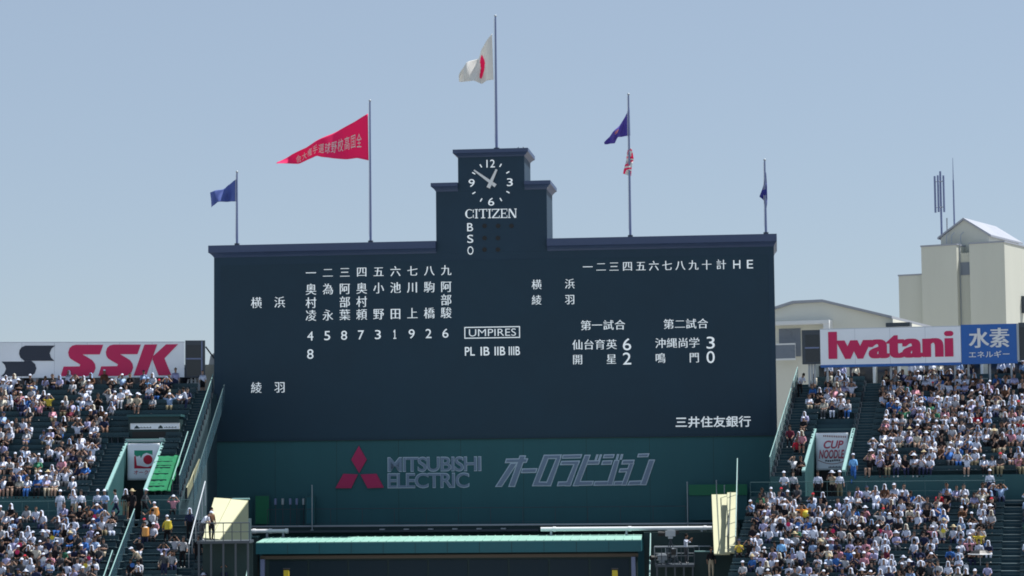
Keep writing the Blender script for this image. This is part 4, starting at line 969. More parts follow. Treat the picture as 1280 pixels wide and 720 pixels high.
def flag(name, label, top, bot, wave, colour, n=36, k=16, ph=0., amp=.3):
    """cloth between its upper and lower edges (hoist first), waving in depth"""
    def F(u, v, d=0.):
        a, c = polyl(top, u), polyl(bot, u); px, py = a[0] + (c[0] - a[0]) * v, a[1] + (c[1] - a[1]) * v
        t = PT + amp * min(1, u * 2.5) * (math.sin(wave * u * 6.28 + v * 1.5 + ph) + .35 * math.sin(wave * 2.3 * u * 6.28 - v * 3 + ph)) + d
        s, z = FB.at(px, py, PT); return (s, -t, z)
    m_ = MB(); vv = [F(i / n, j / k) for j in range(k + 1) for i in range(n + 1)]; o = len(m_.v); m_.v += vv
    for j in range(k):
        for i in range(n):
            m_.use(colour((i + .5) / n, (j + .5) / k)); m_.f.append([j * (n + 1) + i, j * (n + 1) + i + 1, (j + 1) * (n + 1) + i + 1, (j + 1) * (n + 1) + i]); m_.m.append(m_.cur)
    hs = F(0, 1); ob = m_.build(name, fr=FB, base=(hs[0], -hs[1], hs[2]), smooth=True, normals=False)
    tag(ob, label, 'flag'); md = ob.modifiers.new('solid', 'SOLIDIFY'); md.thickness = .012; md.offset = 0
    return ob, F
def cloth(name, col, tr=.25):
    m = bpy.data.materials.new(name); m.use_nodes = True; n = m.node_tree; b = n.nodes['Principled BSDF']; b.inputs['Base Color'].default_value = (*col, 1); b.inputs['Roughness'].default_value = .8
    tl = n.nodes.new('ShaderNodeBsdfTranslucent'); tl.inputs['Color'].default_value = (*col, 1); mx = n.nodes.new('ShaderNodeMixShader'); mx.inputs[0].default_value = tr
    n.links.new(b.outputs[0], mx.inputs[1]); n.links.new(tl.outputs[0], mx.inputs[2]); n.links.new(mx.outputs[0], n.nodes['Material Output'].inputs[0]); return m
CR, CW, CB, CP, CN = cloth('flag_red', (.88, .014, .15)), cloth('flag_white', (.76, .76, .74)), cloth('flag_blue', (.09, .14, .42)), cloth('flag_purple', (.11, .08, .42)), cloth('flag_navy', (.03, .035, .27))
z1_ = lambda pts, ox, oy, sc: [(ox + x / sc, oy + y / sc) for x, y in pts]
flag('flag', 'blue flag with a torn fly end on the leftmost pole', z1_([(300, 155), (255, 190), (170, 240), (120, 258), (88, 268)], 250, 200, 6.55), z1_([(301, 340), (220, 338), (150, 348), (120, 372), (90, 386)], 250, 200, 6.55), 1.2, lambda u, v: CB, ph=1)
ob, F = flag('pennant', 'long tapering red pennant with white lettering', z1_([(492, 83), (430, 120), (300, 188), (200, 245), (130, 275), (60, 312)], 330, 120, 3.787), z1_([(495, 305), (440, 293), (390, 299), (330, 298), (275, 290), (250, 283), (225, 294), (160, 318), (60, 321)], 330, 120, 3.787), 1.6, lambda u, v: CR, n=60, ph=2, amp=.26)
m_ = MB().use(CW); text = '全国高校野球選手権大会'
inv = lambda px: (460 - px) / (460 - 346)
for i, ch in enumerate(text):
    u0 = .075 + i * .067; u1 = u0 + .060; hgt = 1 - .5 * i / 10
    for x0, x1, y0, y1 in glyph(ch, serif=False):
        uu0, uu1 = u0 + (1 - x0) * (u1 - u0), u0 + (1 - x1) * (u1 - u0)
        vc = .56 - .03 * math.sin(i) + (.0 if i < 6 else .03 * (i - 6) * .3); hv = .19 + .013 * i
        m_.add([F(uu0, vc - (y0 - .5) * 2 * hv, .02), F(uu1, vc - (y0 - .5) * 2 * hv, .02), F(uu1, vc - (y1 - .5) * 2 * hv, .02), F(uu0, vc - (y1 - .5) * 2 * hv, .02)], [(0, 1, 2, 3)])
lo = m_.build('flag_lettering', ob, normals=False)
def jp(u, v):
    x = (u - .33 - .03 * v - .03 * math.sin(v * 9)) / .075; y = (v - .5) / .34
    return CR if x * x + y * y < 1 else CW
flag('flag', 'white flag with a folded red disc on the tallest pole', z1_([(220, 128), (190, 170), (165, 212), (150, 245), (95, 276), (70, 315), (56, 338)], 560, 10, 4), z1_([(228, 358), (195, 362), (165, 374), (130, 366), (80, 372), (50, 362)], 560, 10, 4), 1.4, jp, n=60, k=40, ph=.5, amp=.35)
CO = cloth('flag_emblem', (.35, .12, .14))
flag('flag', 'purple flag drooping left, above the striped flag', z1_([(178, 95), (150, 145), (120, 190), (85, 230), (56, 256)], 740, 110, 3.787), z1_([(181, 225), (150, 228), (126, 234), (108, 262), (58, 263)], 740, 110, 3.787), 1.3, lambda u, v: CO if (u - .55) ** 2 / .006 + (v - .3) ** 2 / .02 < 1 else CP, ph=2.2)
flag('flag', 'small crumpled red and white striped flag below the purple flag', z1_([(185, 283), (168, 295), (160, 350), (147, 405)], 740, 110, 3.787), z1_([(192, 300), (197, 335), (190, 365), (184, 416)], 740, 110, 3.787), 1.5, lambda u, v: CR if int(u * 8 + v * 2.2 + .5 * math.sin(u * 17)) % 2 else CW, ph=.3, amp=.12)
flag('flag', 'limp navy flag hanging against the rightmost pole', z1_([(820, 398), (812, 455), (806, 480), (792, 515), (812, 530), (818, 560)], 740, 110, 3.787), z1_([(824, 400), (828, 455), (829, 490), (830, 520), (829, 545), (826, 567)], 740, 110, 3.787), 1.8, lambda u, v: CN, ph=.8, amp=.12)
for px in (646.5, 655.5):
    s, z = FB.at(px, 185, -2.5); m_ = MB().use(M['dsteel']).tube((s, -2.5, ZU + .45), (s, -2.5, ZU + .85), .03); m_.tube((s, -2.5, ZU + .85), (s + (.1 if px < 650 else -.1), -2.5, ZU + .95), .025)
    m_.box(s - .08, s + .08, -2.58, -2.42, ZU + .43, ZU + .47)
    tag(m_.build('roof_bracket', fr=FB, base=(s, -2.5, ZU + .45)), 'small bent metal bracket on top of the clock tower, %s' % ('nearer the tall flagpole' if px < 650 else 'nearer the right corner'), 'bracket')

# ================================================================== PEOPLE
def skin_body(V, E, levels):
    """V: (x, y, z, radius); one continuous skinned figure"""
    me = bpy.data.meshes.new('b'); me.from_pydata([v[:3] for v in V], E, []); o = bpy.data.objects.new('b', me); COL.objects.link(o)
    o.modifiers.new('skin', 'SKIN').use_smooth_shade = True
    sv = me.skin_vertices[0].data
    for i, v in enumerate(V):
        r = v[3]; sv[i].radius = r if isinstance(r, tuple) else (r, r)
    sv[0].use_root = True
    if levels: sd_ = o.modifiers.new('sub', 'SUBSURF'); sd_.levels = levels
    bpy.context.view_layer.update(); dg = bpy.context.evaluated_depsgraph_get(); ev = o.evaluated_get(dg); m2 = ev.to_mesh()
    vv = np.array([tuple(v.co) for v in m2.vertices]); ff = [tuple(p.vertices) for p in m2.polygons]
    ev.to_mesh_clear(); bpy.data.objects.remove(o); bpy.data.meshes.remove(me)
    return vv, ff
# regions: 0 shirt, 1 trousers, 2 skin, 3 shoes
def figure(pose, levels):
    """joints of a spectator facing -y; origin on the floor under the hips"""
    st = pose.get('stand', False); lean = pose.get('lean', 0.); tw = pose.get('turn', 0.)
    hz = .90 if st else .53
    c, s = math.cos(lean), math.sin(lean)
    def up_(h, x=0., y=0.): return (x * math.cos(tw) - y * math.sin(tw), -s * h + (y * math.cos(tw) + x * math.sin(tw)), hz + c * h)
    V = []; E = []; reg = []
    def v(p, r, par, g):
        V.append((*p, r)); reg.append(g)
        if par is not None: E.append((par, len(V) - 1))
        return len(V) - 1
    pel = v(up_(0), (.155, .12), None, 1); wa = v(up_(.2), (.14, .105), pel, 0); ch = v(up_(.40), (.165, .115), wa, 0); nb = v(up_(.51), (.075, .07), ch, 0)
    hd = pose.get('nod', 0.); hx = pose.get('look', 0.)
    nk = v(up_(.58, 0, -.015 - hd * .3), (.052, .052), nb, 2); h1 = v(up_(.67, hx * .3, -.03 - hd), (.082, .088), nk, 2); h2 = v(up_(.76, hx * .5, -.03 - hd * 1.3), (.085, .095), h1, 2); h3 = v(up_(.825, hx * .5, -.025 - hd * 1.3), (.05, .055), h2, 2)
    nose = v(up_(.71, hx * .9, -.125 - hd * 1.2), (.018, .018), h1, 2)
    for sg, key in ((-1, 'armL'), (1, 'armR')):
        sh = v(up_(.46, sg * .175, 0), (.068, .065), ch, 0)
        el, wr, ha = pose[key]
        e = v(up_(el[2], sg * el[0], el[1]), (.05, .05), sh, 0); mid = v(up_((el[2] * .55 + wr[2] * .45), sg * (el[0] * .55 + wr[0] * .45), el[1] * .55 + wr[1] * .45), (.042, .042), e, 2 if pose.get('short', True) else 0)
        w = v(up_(wr[2], sg * wr[0], wr[1]), (.032, .03), mid, 2); v(up_(ha[2], sg * ha[0], ha[1]), (.042, .024), w, 2)
    for sg in (-1, 1):
        if st:
            sp = pose.get('stride', .0) * sg
            hp = v((sg * .09, 0, hz - .05), (.10, .10), pel, 1); kn = v((sg * .10, -.02 - sp * .5, .48), (.068, .07), hp, 1); an = v((sg * .105, sp * .5, .09), (.045, .048), kn, 1); v((sg * .12, sp * .5 - .15, .035), (.042, .03), an, 3)
        else:
            w_ = pose.get('knee', .12); hp = v((sg * .09, -.05, hz - .01), (.095, .09), pel, 1); kn = v((sg * w_, -.43, .53), (.07, .07), hp, 1); an = v((sg * w_ * .95, -.44 + pose.get('foot', 0), .09), (.045, .048), kn, 1); v((sg * w_, -.60 + pose.get('foot', 0), .035), (.042, .03), an, 3)
    vv, ff = skin_body(V, E, levels)
    J = np.array([x[:3] for x in V]); rad = np.array([(x[3][0] + x[3][1]) / 2 for x in V])
    segs = [(a, b) for a, b in E]
    cen = np.array([vv[list(f)].mean(0) for f in ff]); best = np.full(len(ff), 1e9); rg = np.zeros(len(ff), int)
    for a, b in segs:
        d = J[b] - J[a]; q = np.clip(((cen - J[a]) @ d) / (d @ d), 0, 1); r_ = rad[a] + (rad[b] - rad[a]) * q
        ds = np.linalg.norm(cen - (J[a] + q[:, None] * d), axis=1) / r_; m_ = ds < best
        best[m_] = ds[m_]; rg[m_] = np.where(q[m_] > .5, reg[b], reg[a])
    return vv, ff, rg, np.array(V[h2][:3]), np.array(V[nb][:3])
A_ = dict(
    knees=dict(armL=((.25, -.12, .24), (.14, -.36, .06), (.12, -.43, .04)), armR=((.25, -.12, .24), (.14, -.36, .06), (.12, -.43, .04)), lean=.12),
    lap=dict(armL=((.24, -.08, .22), (.06, -.26, .10), (.0, -.30, .08)), armR=((.24, -.08, .22), (.08, -.26, .13), (.02, -.31, .12)), lean=.02, knee=.10),
    chin=dict(armL=((.2, -.26, .20), (.06, -.24, .50), (.03, -.18, .58)), armR=((.24, -.1, .22), (.12, -.32, .08), (.06, -.38, .07)), lean=.3, nod=.02),
    shade=dict(armL=((.36, -.16, .52), (.16, -.2, .74), (.08, -.18, .78)), armR=((.25, -.1, .22), (.12, -.3, .08), (.08, -.37, .06)), lean=.02),
    hold=dict(armL=((.34, -.12, .50), (.17, -.1, .72), (.12, -.08, .78)), armR=((.34, -.12, .50), (.17, -.1, .72), (.12, -.08, .78)), lean=.05),
    phone=dict(armL=((.25, -.16, .24), (.1, -.36, .40), (.04, -.40, .46)), armR=((.25, -.16, .24), (.1, -.36, .40), (.05, -.40, .46)), lean=.1, nod=.03),
    drink=dict(armL=((.28, -.2, .34), (.09, -.22, .56), (.04, -.2, .62)), armR=((.25, -.1, .22), (.14, -.34, .06), (.12, -.4, .05)), lean=-.05, look=.04),
    fold=dict(armL=((.24, -.1, .22), (.02, -.2, .26), (-.1, -.18, .28)), armR=((.24, -.1, .22), (.02, -.22, .22), (-.1, -.2, .24)), lean=.0, look=-.05, turn=.15),
    side=dict(armL=((.26, .02, .22), (.26, -.2, .06), (.24, -.28, .03)), armR=((.25, -.12, .24), (.14, -.36, .06), (.12, -.43, .04)), lean=.06, turn=-.5, look=.06, knee=.14),
    doze=dict(armL=((.22, -.22, .16), (.08, -.36, .12), (.02, -.38, .16)), armR=((.22, -.22, .16), (.08, -.36, .12), (.02, -.4, .14)), lean=.5, nod=.07),
    stand=dict(stand=True, armL=((.24, -.02, .20), (.24, -.08, -.04), (.23, -.1, -.12)), armR=((.24, -.02, .20), (.24, -.1, -.02), (.22, -.14, -.1)), stride=.05),
    standrail=dict(stand=True, armL=((.25, -.12, .24), (.16, -.34, .18), (.1, -.38, .17)), armR=((.25, -.12, .24), (.16, -.34, .18), (.1, -.38, .17)), lean=.12),
    walk=dict(stand=True, armL=((.23, .12, .22), (.22, .1, -.02), (.21, .08, -.1)), armR=((.23, -.12, .22), (.2, -.26, .04), (.18, -.3, -.02)), stride=.42, lean=.06),
    reach=dict(stand=True, armL=((.3, -.2, .34), (.32, -.42, .42), (.32, -.5, .44)), armR=((.24, -.04, .2), (.2, -.2, .02), (.18, -.26, -.02)), lean=.25, stride=.15),
    bend=dict(stand=True, armL=((.22, -.18, .22), (.16, -.36, .1), (.12, -.42, .06)), armR=((.22, -.18, .22), (.16, -.36, .1), (.12, -.42, .06)), lean=.75, nod=.03, stride=.1),
    shoot=dict(stand=True, armL=((.26, -.2, .34), (.12, -.36, .56), (.06, -.38, .62)), armR=((.26, -.2, .34), (.12, -.36, .56), (.06, -.38, .62)), lean=.05),
)
SIT = ['knees', 'lap', 'chin', 'shade', 'hold', 'phone', 'drink', 'fold', 'side', 'doze']
FIG = {k: (figure(p, 1), figure(p, 0)) for k, p in A_.items()}
for k in list(FIG):
    A_[k + '_l'] = dict(A_[k], short=False)
def fig_of(k, lo): return FIG[k][1 if lo else 0]

# headwear, in head coordinates (origin at the skull centre, facing -y)
def dome(rx, ry, rz, z0, n, m, cut=-.1):
    vv = []; ff = []
    for j in range(m + 1):
        a = math.pi / 2 * (1 - j / m) + math.asin(cut) * (j / m)
        for i in range(n): b = 2 * math.pi * i / n; vv.append((rx * math.cos(a) * math.cos(b), ry * math.cos(a) * math.sin(b), z0 + rz * math.sin(a)))
    for j in range(m):
        for i in range(n): ff.append((j * n + i, (j + 1) * n + i, (j + 1) * n + (i + 1) % n, j * n + (i + 1) % n))
    return vv, ff
def hat(kind, lo):
    n, m = (8, 3) if lo else (14, 5)
    if kind == 'hair':
        vv, ff = dome(.098, .105, .115, .01, n, m, -.45); vv = [(x, y + .012 + (.02 if y < 0 and z < .03 else 0), z) for x, y, z in vv]; return vv, ff
    if kind == 'longhair':
        vv, ff = dome(.105, .11, .118, .01, n, m, -.3); out = list(vv); k = len(vv) - n
        base = vv[-n:]; low = [(x * 1.1, max(y, .0) * 1.0 + .045, -.22) for x, y, z in base]; out += low
        for i in range(n): ff.append((k + i, len(vv) + i, len(vv) + (i + 1) % n, k + (i + 1) % n))
        return out, ff
    if kind == 'cap':
        vv, ff = dome(.101, .109, .095, .035, n, m, -.05); o = len(vv); k = 6
        for j, (r, dz) in enumerate(((.1, .02), (.19, -.005))):
            for i in range(k): a = math.pi * (1.15 + .7 * i / (k - 1)); vv.append((math.cos(a) * (.1 if j == 0 else .1), math.sin(a) * r, .035 + dz - .012 * abs(math.cos(a))))
        for i in range(k - 1): ff.append((o + i, o + i + 1, o + k + i + 1, o + k + i))
        return vv, ff
    if kind == 'sunhat':
        vv, ff = dome(.108, .115, .11, .03, n, m, -.05); k = len(vv) - n; o = len(vv)
        for i in range(n): b = 2 * math.pi * i / n; vv.append((.205 * math.cos(b), .215 * math.sin(b), .0 + .012 * math.sin(3 * b)))
        for i in range(n): ff.append((k + i, o + i, o + (i + 1) % n, k + (i + 1) % n))
        return vv, ff
    if kind == 'towel':                     # cloth over the head falling to the shoulders, open at the face
        vv = []; ff = []; N = 9 if lo else 15
        prof = [(.0, .125), (.068, .112), (.106, .06), (.114, -.03), (.12, -.11), (.145, -.175), (.155, -.23)]
        for j, (r, z) in enumerate(prof):
            for i in range(N):
                op = 0.0 if j < 2 else .62
                b = math.pi * 1.5 + op + (2 * math.pi - 2 * op) * i / (N - 1); wv = 1 + .06 * math.sin(i * 2.3 + j)
                vv.append((r * wv * math.cos(b), r * 1.05 * math.sin(b) * wv + .015, z + .012 * math.sin(i * 1.7)))
        for j in range(len(prof) - 1):
            for i in range(N - 1): ff.append((j * N + i, (j + 1) * N + i, (j + 1) * N + i + 1, j * N + i + 1))
        return vv, ff
HATS = {(k, lo): hat(k, lo) for k in ('hair', 'longhair', 'cap', 'sunhat', 'towel') for lo in (False, True)}

PALETTE = [('white', (.60, .65, .79), 36), ('pale grey', (.45, .47, .52), 9), ('cream', (.58, .55, .47), 3), ('black', (.014, .014, .018), 21), ('navy', (.022, .03, .075), 9), ('pale blue', (.28, .40, .62), 5),
           ('blue', (.04, .14, .42), 3), ('dark grey', (.07, .075, .085), 9), ('brown', (.12, .06, .035), 1.5), ('lavender', (.40, .40, .62), 7), ('pink', (.55, .26, .32), 3), ('red', (.42, .02, .04), .9), ('maroon', (.13, .02, .04), 1.2), ('green', (.04, .17, .10), 1), ('yellow', (.60, .47, .06), .3)]
COLR = {n: c for n, c, w in PALETTE}; COLR.update(orange=(.72, .27, .05), straw=(.52, .43, .26), beige=(.42, .36, .27), skyblue=(.18, .42, .75), khaki=(.22, .19, .12))
TROU = [('black', 30), ('navy', 22), ('dark grey', 16), ('khaki', 6), ('white', 7), ('beige', 4), ('blue', 7)]
HATW = [('cap', 'white', 20), ('towel', 'white', 12), ('hair', 'black', 30), ('longhair', 'black', 11), ('cap', 'black', 10), ('cap', 'navy', 5), ('sunhat', 'straw', 2.5), ('sunhat', 'white', 4), ('towel', 'pale blue', 4), ('cap', 'red', 1), ('towel', 'cream', 4)]
def pick(r, items):
    tot = sum(i[-1] for i in items); x = r.random() * tot
    for i in items:
        x -= i[-1]
        if x <= 0: return i
    return items[-1]
SKINS = [(.34, .21, .16), (.29, .175, .13), (.24, .14, .10), (.38, .25, .19)]
HAIRC = {'black': (.010, .009, .009)}
def jit(r, c, k=.1): f = 1 + r.uniform(-k, k); return tuple(max(0, min(1, x * f)) for x in c)

def person_arrays(r, pose, shirt, trousers, hatk, hatc, lo, sc):
    vv, ff, rg, hc, nb = fig_of(pose, lo)
    cols = [jit(r, COLR[shirt]), jit(r, COLR[trousers]), jit(r, r.choice(SKINS)), r.choice([(.02, .02, .02), (.5, .5, .5), (.12, .1, .1)])]
    if r.random() < .25: rg = np.where(rg == 1, np.where(vv[[f[0] for f in ff], 2] < .45, 2, 1), rg)          # shorts
    bc = np.array([cols[g] for g in rg]); 
    hv, hf = HATS[(hatk, lo)]; hc_ = HAIRC.get(hatc, COLR[hatc]) if hatk in ('hair', 'longhair') else jit(r, COLR[hatc], .06)
    hv = np.array(hv) + hc
    return vv * sc, ff, bc, hv * sc, hf, hc_
def dyed_mesh(name, vv, ff, cols):
    me = bpy.data.meshes.new(name); me.from_pydata([tuple(x) for x in vv], [], [tuple(f) for f in ff]); me.materials.append(CLOTH)
    at = me.attributes.new('dye', 'FLOAT_COLOR', 'FACE'); c4 = np.ones((len(ff), 4), np.float32); c4[:, :3] = cols; at.data.foreach_set('color', c4.ravel())
    me.polygons.foreach_set('use_smooth', [True] * len(me.polygons)); return me
HATN = {'hair': 'hair', 'longhair': 'hair', 'cap': 'cap', 'sunhat': 'sun_hat', 'towel': 'head_towel'}
HATL = {'hair': '{} hair', 'longhair': 'long {} hair', 'cap': '{} cap', 'sunhat': '{} sun hat', 'towel': '{} towel hood'}
N_PERSON = [0]
def person(fr, s, t, z, rz, pose, shirt, trousers, hatk, hatc, label, group, r, sc=1.0):
    vv, ff, bc, hv, hf, hcol = person_arrays(r, pose, shirt, trousers, hatk, hatc, False, sc)
    o = bpy.data.objects.new('person', dyed_mesh('person', vv, ff, bc)); COL.objects.link(o)
    o.location = fr.world(s, t, z); o.rotation_euler = (0, 0, -fr.a + rz)
    h = bpy.data.objects.new(HATN[hatk], dyed_mesh(HATN[hatk], hv, hf, np.tile(hcol, (len(hf), 1)))); COL.objects.link(h); h.parent = o
    if hatk != 'hair' and hatk != 'longhair': h.modifiers.new('solid', 'SOLIDIFY').thickness = .012
    tag(o, label, 'person', group); N_PERSON[0] += 1
    return o
def ordn(n): return ['first', 'second', 'third', 'fourth', 'fifth', 'sixth', 'seventh', 'eighth', 'ninth', 'tenth', 'eleventh', 'twelfth', 'thirteenth', 'fourteenth', 'fifteenth', 'sixteenth', 'seventeenth', 'eighteenth', 'nineteenth', 'twentieth'][n - 1] if n <= 20 else '%d%s' % (n, {1: 'st', 2: 'nd', 3: 'rd'}.get(n % 10, 'th'))

# how full each 20 x 20 pixel patch of the stands is (read off the photograph), torso positions
DEN_L = {480: '543343323420', 500: '653136444333', 520: '431154500002', 540: '553553500000', 560: '324776600000', 580: '788667500000', 600: '776567610000',
         620: '332344310000', 640: '444455430000', 660: '665465402210', 680: '888888623222', 700: '999999633332', 720: '999999733332', 740: '999999722210'}
DEN_R = {480: '000236650777887876', 500: '000336760887877877', 520: '002567750876766877', 540: '003500003765576777', 560: '002500006646776566', 580: '001520018777777766', 600: '031055437877677666',
         620: '134434566667676665', 640: '467876777777777764', 660: '468887777666677652', 680: '278888888775567633', 700: '279999988885578744', 720: '379999988885578744', 740: '379999988885578744'}
def density(px, py):
    D, x0 = (DEN_L, 0) if px < 330 else (DEN_R, 920)
    k = int((px - x0) // 20); row = D.get(int(round(py / 20) * 20))
    if row is None or k < 0: return 0
    return int(row[min(k, len(row) - 1)])
SEATED = []
r = random.Random(2024)
for key, st, segs_u, segs_l, vom, vc in (('left', LS, (LU[0], LU[1]), (LL[0], LL[1]), VL, 11), ('right', RS, (RU[0], RU[1]), (RL[0], RL[1]), VR, 10)):
    aisU, aisL = (AL_UP, AL_LOW) if key == 'left' else (AR_UP, AR_LOW)
    for t, z, u, i in st.rows():
        a, c = segs_u if u else segs_l; s = a + .3; run_ = 0
        while s < c - .25:
            ss = s + r.uniform(-.06, .06); s += .5
            if any(p - .2 < ss < q + .2 and not (u and key == 'left' and i < 10 and q < VL[0]) for p, q in (aisU if u else aisL)): continue
            if u and vom[0] - .2 < ss < vom[1] + .2 and i >= vc - 3: continue
            if u and key == 'left' and bl - .3 < ss < br + .3 and 5 <= i < vc: continue
            if u and key == 'left' and n0 - .3 < ss < n1 + .3 and i >= 10: continue
            px, py = px_of(st.fr.world(ss, t + .35, z + .85))
            if not (-12 < px < 1292 and py < 742): continue
            d = density(px, py)
            if r.random() > d / 9 * 1.08 * max(.2, 1 + .55 * (math.sin(ss * 1.9 + i * .9) * math.sin(ss * .77 - i * .6 + 1) + .35 * math.sin(ss * 3.7 + i * 1.7))): continue
            SEATED.append((key, st, u, i, ss, t + .31 + r.uniform(-.03, .05), z, px, py))

for k in range(70):                                                  # people standing at the back under the signs
    right = k > 9; st = RS if right else LS; ss = r.uniform(1.6, 16.5) if right else r.uniform(-35, -20)
    px, py = px_of(st.fr.world(ss, -.7, 18))
    if any(abs(q[4] - ss) < .42 and q[5] < 0 and q[1] is st for q in SEATED) or (right and AR_UP[1][0] - .3 < ss < AR_UP[1][1] + .2): continue
    SEATED.append(('right' if right else 'left', st, True, -1, ss, -.75 + r.uniform(-.25, .2), 17.0, px, py))

WHERE = {'left': 'left stand', 'right': 'right stand'}
rowsum = {}
for q in SEATED:
    if not q[2] and -4 < q[7] < 1284: rowsum.setdefault((q[0], q[3]), []).append(q[4])
for k in rowsum: rowsum[k].sort(reverse=(k[0] == 'left'))
MANUAL_MAX = 48
cand = sorted([q for q in SEATED if not q[2] and q[8] < 721 and 4 < q[7] < 1276 and True], key=lambda q: -q[5])
chosen = set(id(q) for q in cand[:300 - MANUAL_MAX])
def outfit(rr):
    shirt = pick(rr, PALETTE)[0]; tr = pick(rr, TROU)[0]; hk, hc, _ = pick(rr, HATW)
    return shirt, tr, hk, hc
POSEW = [('knees', 22), ('lap', 20), ('chin', 8), ('shade', 7), ('hold', 7), ('phone', 11), ('drink', 6), ('fold', 8), ('side', 7), ('doze', 6)]
crowd_v, crowd_f, crowd_c = [], [], []; off = 0
for q in SEATED:
    key, st, u, i, s, t, z, px, py = q
    rr = random.Random(int(s * 1000) * 31 + i * 7 + u)
    pose = pick(rr, POSEW)[0] if t > -.3 else 'stand'; shirt, tr, hk, hc = outfit(rr); sc = rr.uniform(.85, 1.01); rz = rr.gauss(0, .22)
    if id(q) in chosen:
        n = rowsum[(key, i)].index(s) + 1
        lab = '%s top, %s, %s row below %s walkway, %s from %s' % (shirt, HATL[hk].format(hc), ordn(i + 1), key, ordn(n), 'stairs' if key == 'left' else 'left end')
        person(st.fr, s, t, z, rz, pose, shirt, tr, hk, hc, lab, 'spectators seated below the %s walkway' % key, rr, sc)
    else:
        vv, ff, bc, hv, hf, hcol = person_arrays(rr, pose, shirt, tr, hk, hc, True, sc)
        w = st.fr.world(s, t, z); a = -st.fr.a + rz; c, d = math.cos(a), math.sin(a); RM = np.array(((c, d, 0), (-d, c, 0), (0, 0, 1)))
        P = np.vstack((vv, hv)) @ RM + np.array(w); nb_ = len(vv)
        crowd_v.append(P); crowd_f += [tuple(x + off for x in f) for f in ff] + [tuple(x + off + nb_ for x in f) for f in hf]
        crowd_c.append(np.vstack((bc, np.tile(hcol, (len(hf), 1))))); off += len(P)
me = dyed_mesh('crowd', np.vstack(crowd_v), crowd_f, np.vstack(crowd_c))
co = bpy.data.objects.new('crowd', me); COL.objects.link(co)
tag(co, 'crowd of spectators in mostly white clothes and hats filling the upper rows of both stands', None, None, 'stuff')

def place(st, px, py, lo=0, hi=40):
    """the spot of the stand whose floor shows at (px, py)"""
    best = None
    for k in range(int(lo * 20), int(hi * 20)):
        t = k / 20; z = st.z(t); s = st.fr.at(px, py, t)[0]; e = abs(px_of(st.fr.world(s, t, z))[1] - py)
        if best is None or e < best[0] - 1e-6: best = (e, s, t, z)
    return best[1:]
rm = random.Random(77)
UP = math.pi
def man(st, px, py, pose, shirt, tr, hk, hc, label, rz=0, t=None, z=None, sc=1.0, fr=None, group=None):
    if t is None: s, t, z = place(st, px, py)
    else:
        f = fr or st.fr; s = f.at(px, py, t)[0]
        if z is None: z = st.z(t)
    return person(fr or st.fr, s, t, z, rz, pose, shirt, tr, hk, hc, label, group, rm, sc)
wl, wr = LS.tw + 1.0, RS.tw + 1.0
G = 'people standing on the left walkway'
man(LS, 75, 640, 'stand', 'white', 'white', 'cap', 'white', 'person in all white standing on the left walkway, furthest left of the standing group', .3, wl, group=G)
man(LS, 92, 640, 'phone' if False else 'shoot', 'white', 'beige', 'towel', 'white', 'white towel hood person, arms raised, second of the standing group on the left walkway', -.2, wl, group=G)
man(LS, 101, 640, 'stand', 'white', 'black', 'cap', 'black', 'person in white shirt and dark trousers, third of the group on the left walkway', .5, wl + .2, group=G)
man(LS, 122, 640, 'stand', 'white', 'navy', 'cap', 'white', 'person in white shirt and white cap standing left of the left stair entrance', .2, wl, group=G)
man(LS, 131, 640, 'standrail', 'pale blue', 'dark grey', 'cap', 'white', 'person in pale blue shirt leaning on the left walkway railing', 0, wl + .3, group=G)
man(LS, 145, 640, 'walk', 'white', 'navy', 'hair', 'black', 'bareheaded person in white shirt walking along the left walkway', -1.4, wl, group=G)
man(LS, 157, 642, 'stand', 'black', 'khaki', 'towel', 'white', 'person in black with white towel over head below the fruit logo banner', .1, wl, group=G)
man(LS, 165.5, 642, 'stand', 'black', 'black', 'sunhat', 'straw', 'person in black with straw sun hat below the fruit logo banner', -.4, wl + .2, group=G)
man(LS, 181, 640, 'walk', 'dark grey', 'black', 'cap', 'white', 'person in dark grey with white cap under the right coping of the left stair entrance', 1.3, wl, group=G)
man(LS, 217, 636, 'hold', 'pink', 'black', 'cap', 'white', 'person in pink shirt with elbows out below the green netting', 0, LS.tw + .6, group=G)
# drink sellers with kegs
for px, py, pose, sh, tr, hk, hc, l, kc, kl in (
    (193, 668, 'walk', 'orange', 'pale grey', 'cap', 'white', 'drink seller in orange climbing the steps below the green netting', 'orange', 'orange keg on the back of the highest drink seller below the green netting'),
    (181, 692, 'stand', 'navy', 'navy', 'cap', 'black', 'drink seller in navy with square orange keg beside the lower left stairs', 'orange', 'orange keg worn by the drink seller in navy beside the lower left stairs'),
    (209, 686, 'walk', 'yellow', 'black', 'cap', 'white', 'drink seller in yellow with keg between the lower handrails, left', 'yellow', 'yellow keg worn by the drink seller in yellow')):
    s, t, z = place(LS, px, py, LS.tl, 30)
    o = person(FL, s, t, z, UP + .3, pose, sh, tr, hk, hc, l, 'drink sellers with kegs', rm)
    b_rz = UP + .3
    # the back of a figure turned by b_rz: local +y
    bx, by = -math.sin(b_rz) * .27, math.cos(b_rz) * .27
    kb = thing('drink_keg', kl, 'keg', FL, (s + bx, t - by, z + .98))
    MB().use(M[kc]).tube((s + bx, t - by, z + .98), (s + bx, t - by, z + 1.46), .2, 14, .19).build('tank', kb, bevel=.02)
    MB().use(M['black']).tube((s + bx, t - by, z + .93), (s + bx, t - by, z + .978), .205, 14).build('base_ring', kb)
    MB().use(M['white']).tube((s + bx, t - by, z + 1.464), (s + bx, t - by, z + 1.52), .12, 12, .09).build('lid', kb)
    MB().use(M['black']).tube((s + bx + .17, t - by + .08, z + 1.05), (s + bx + .24, t - by - .1, z + .85), .018, 6).build('hose', kb)
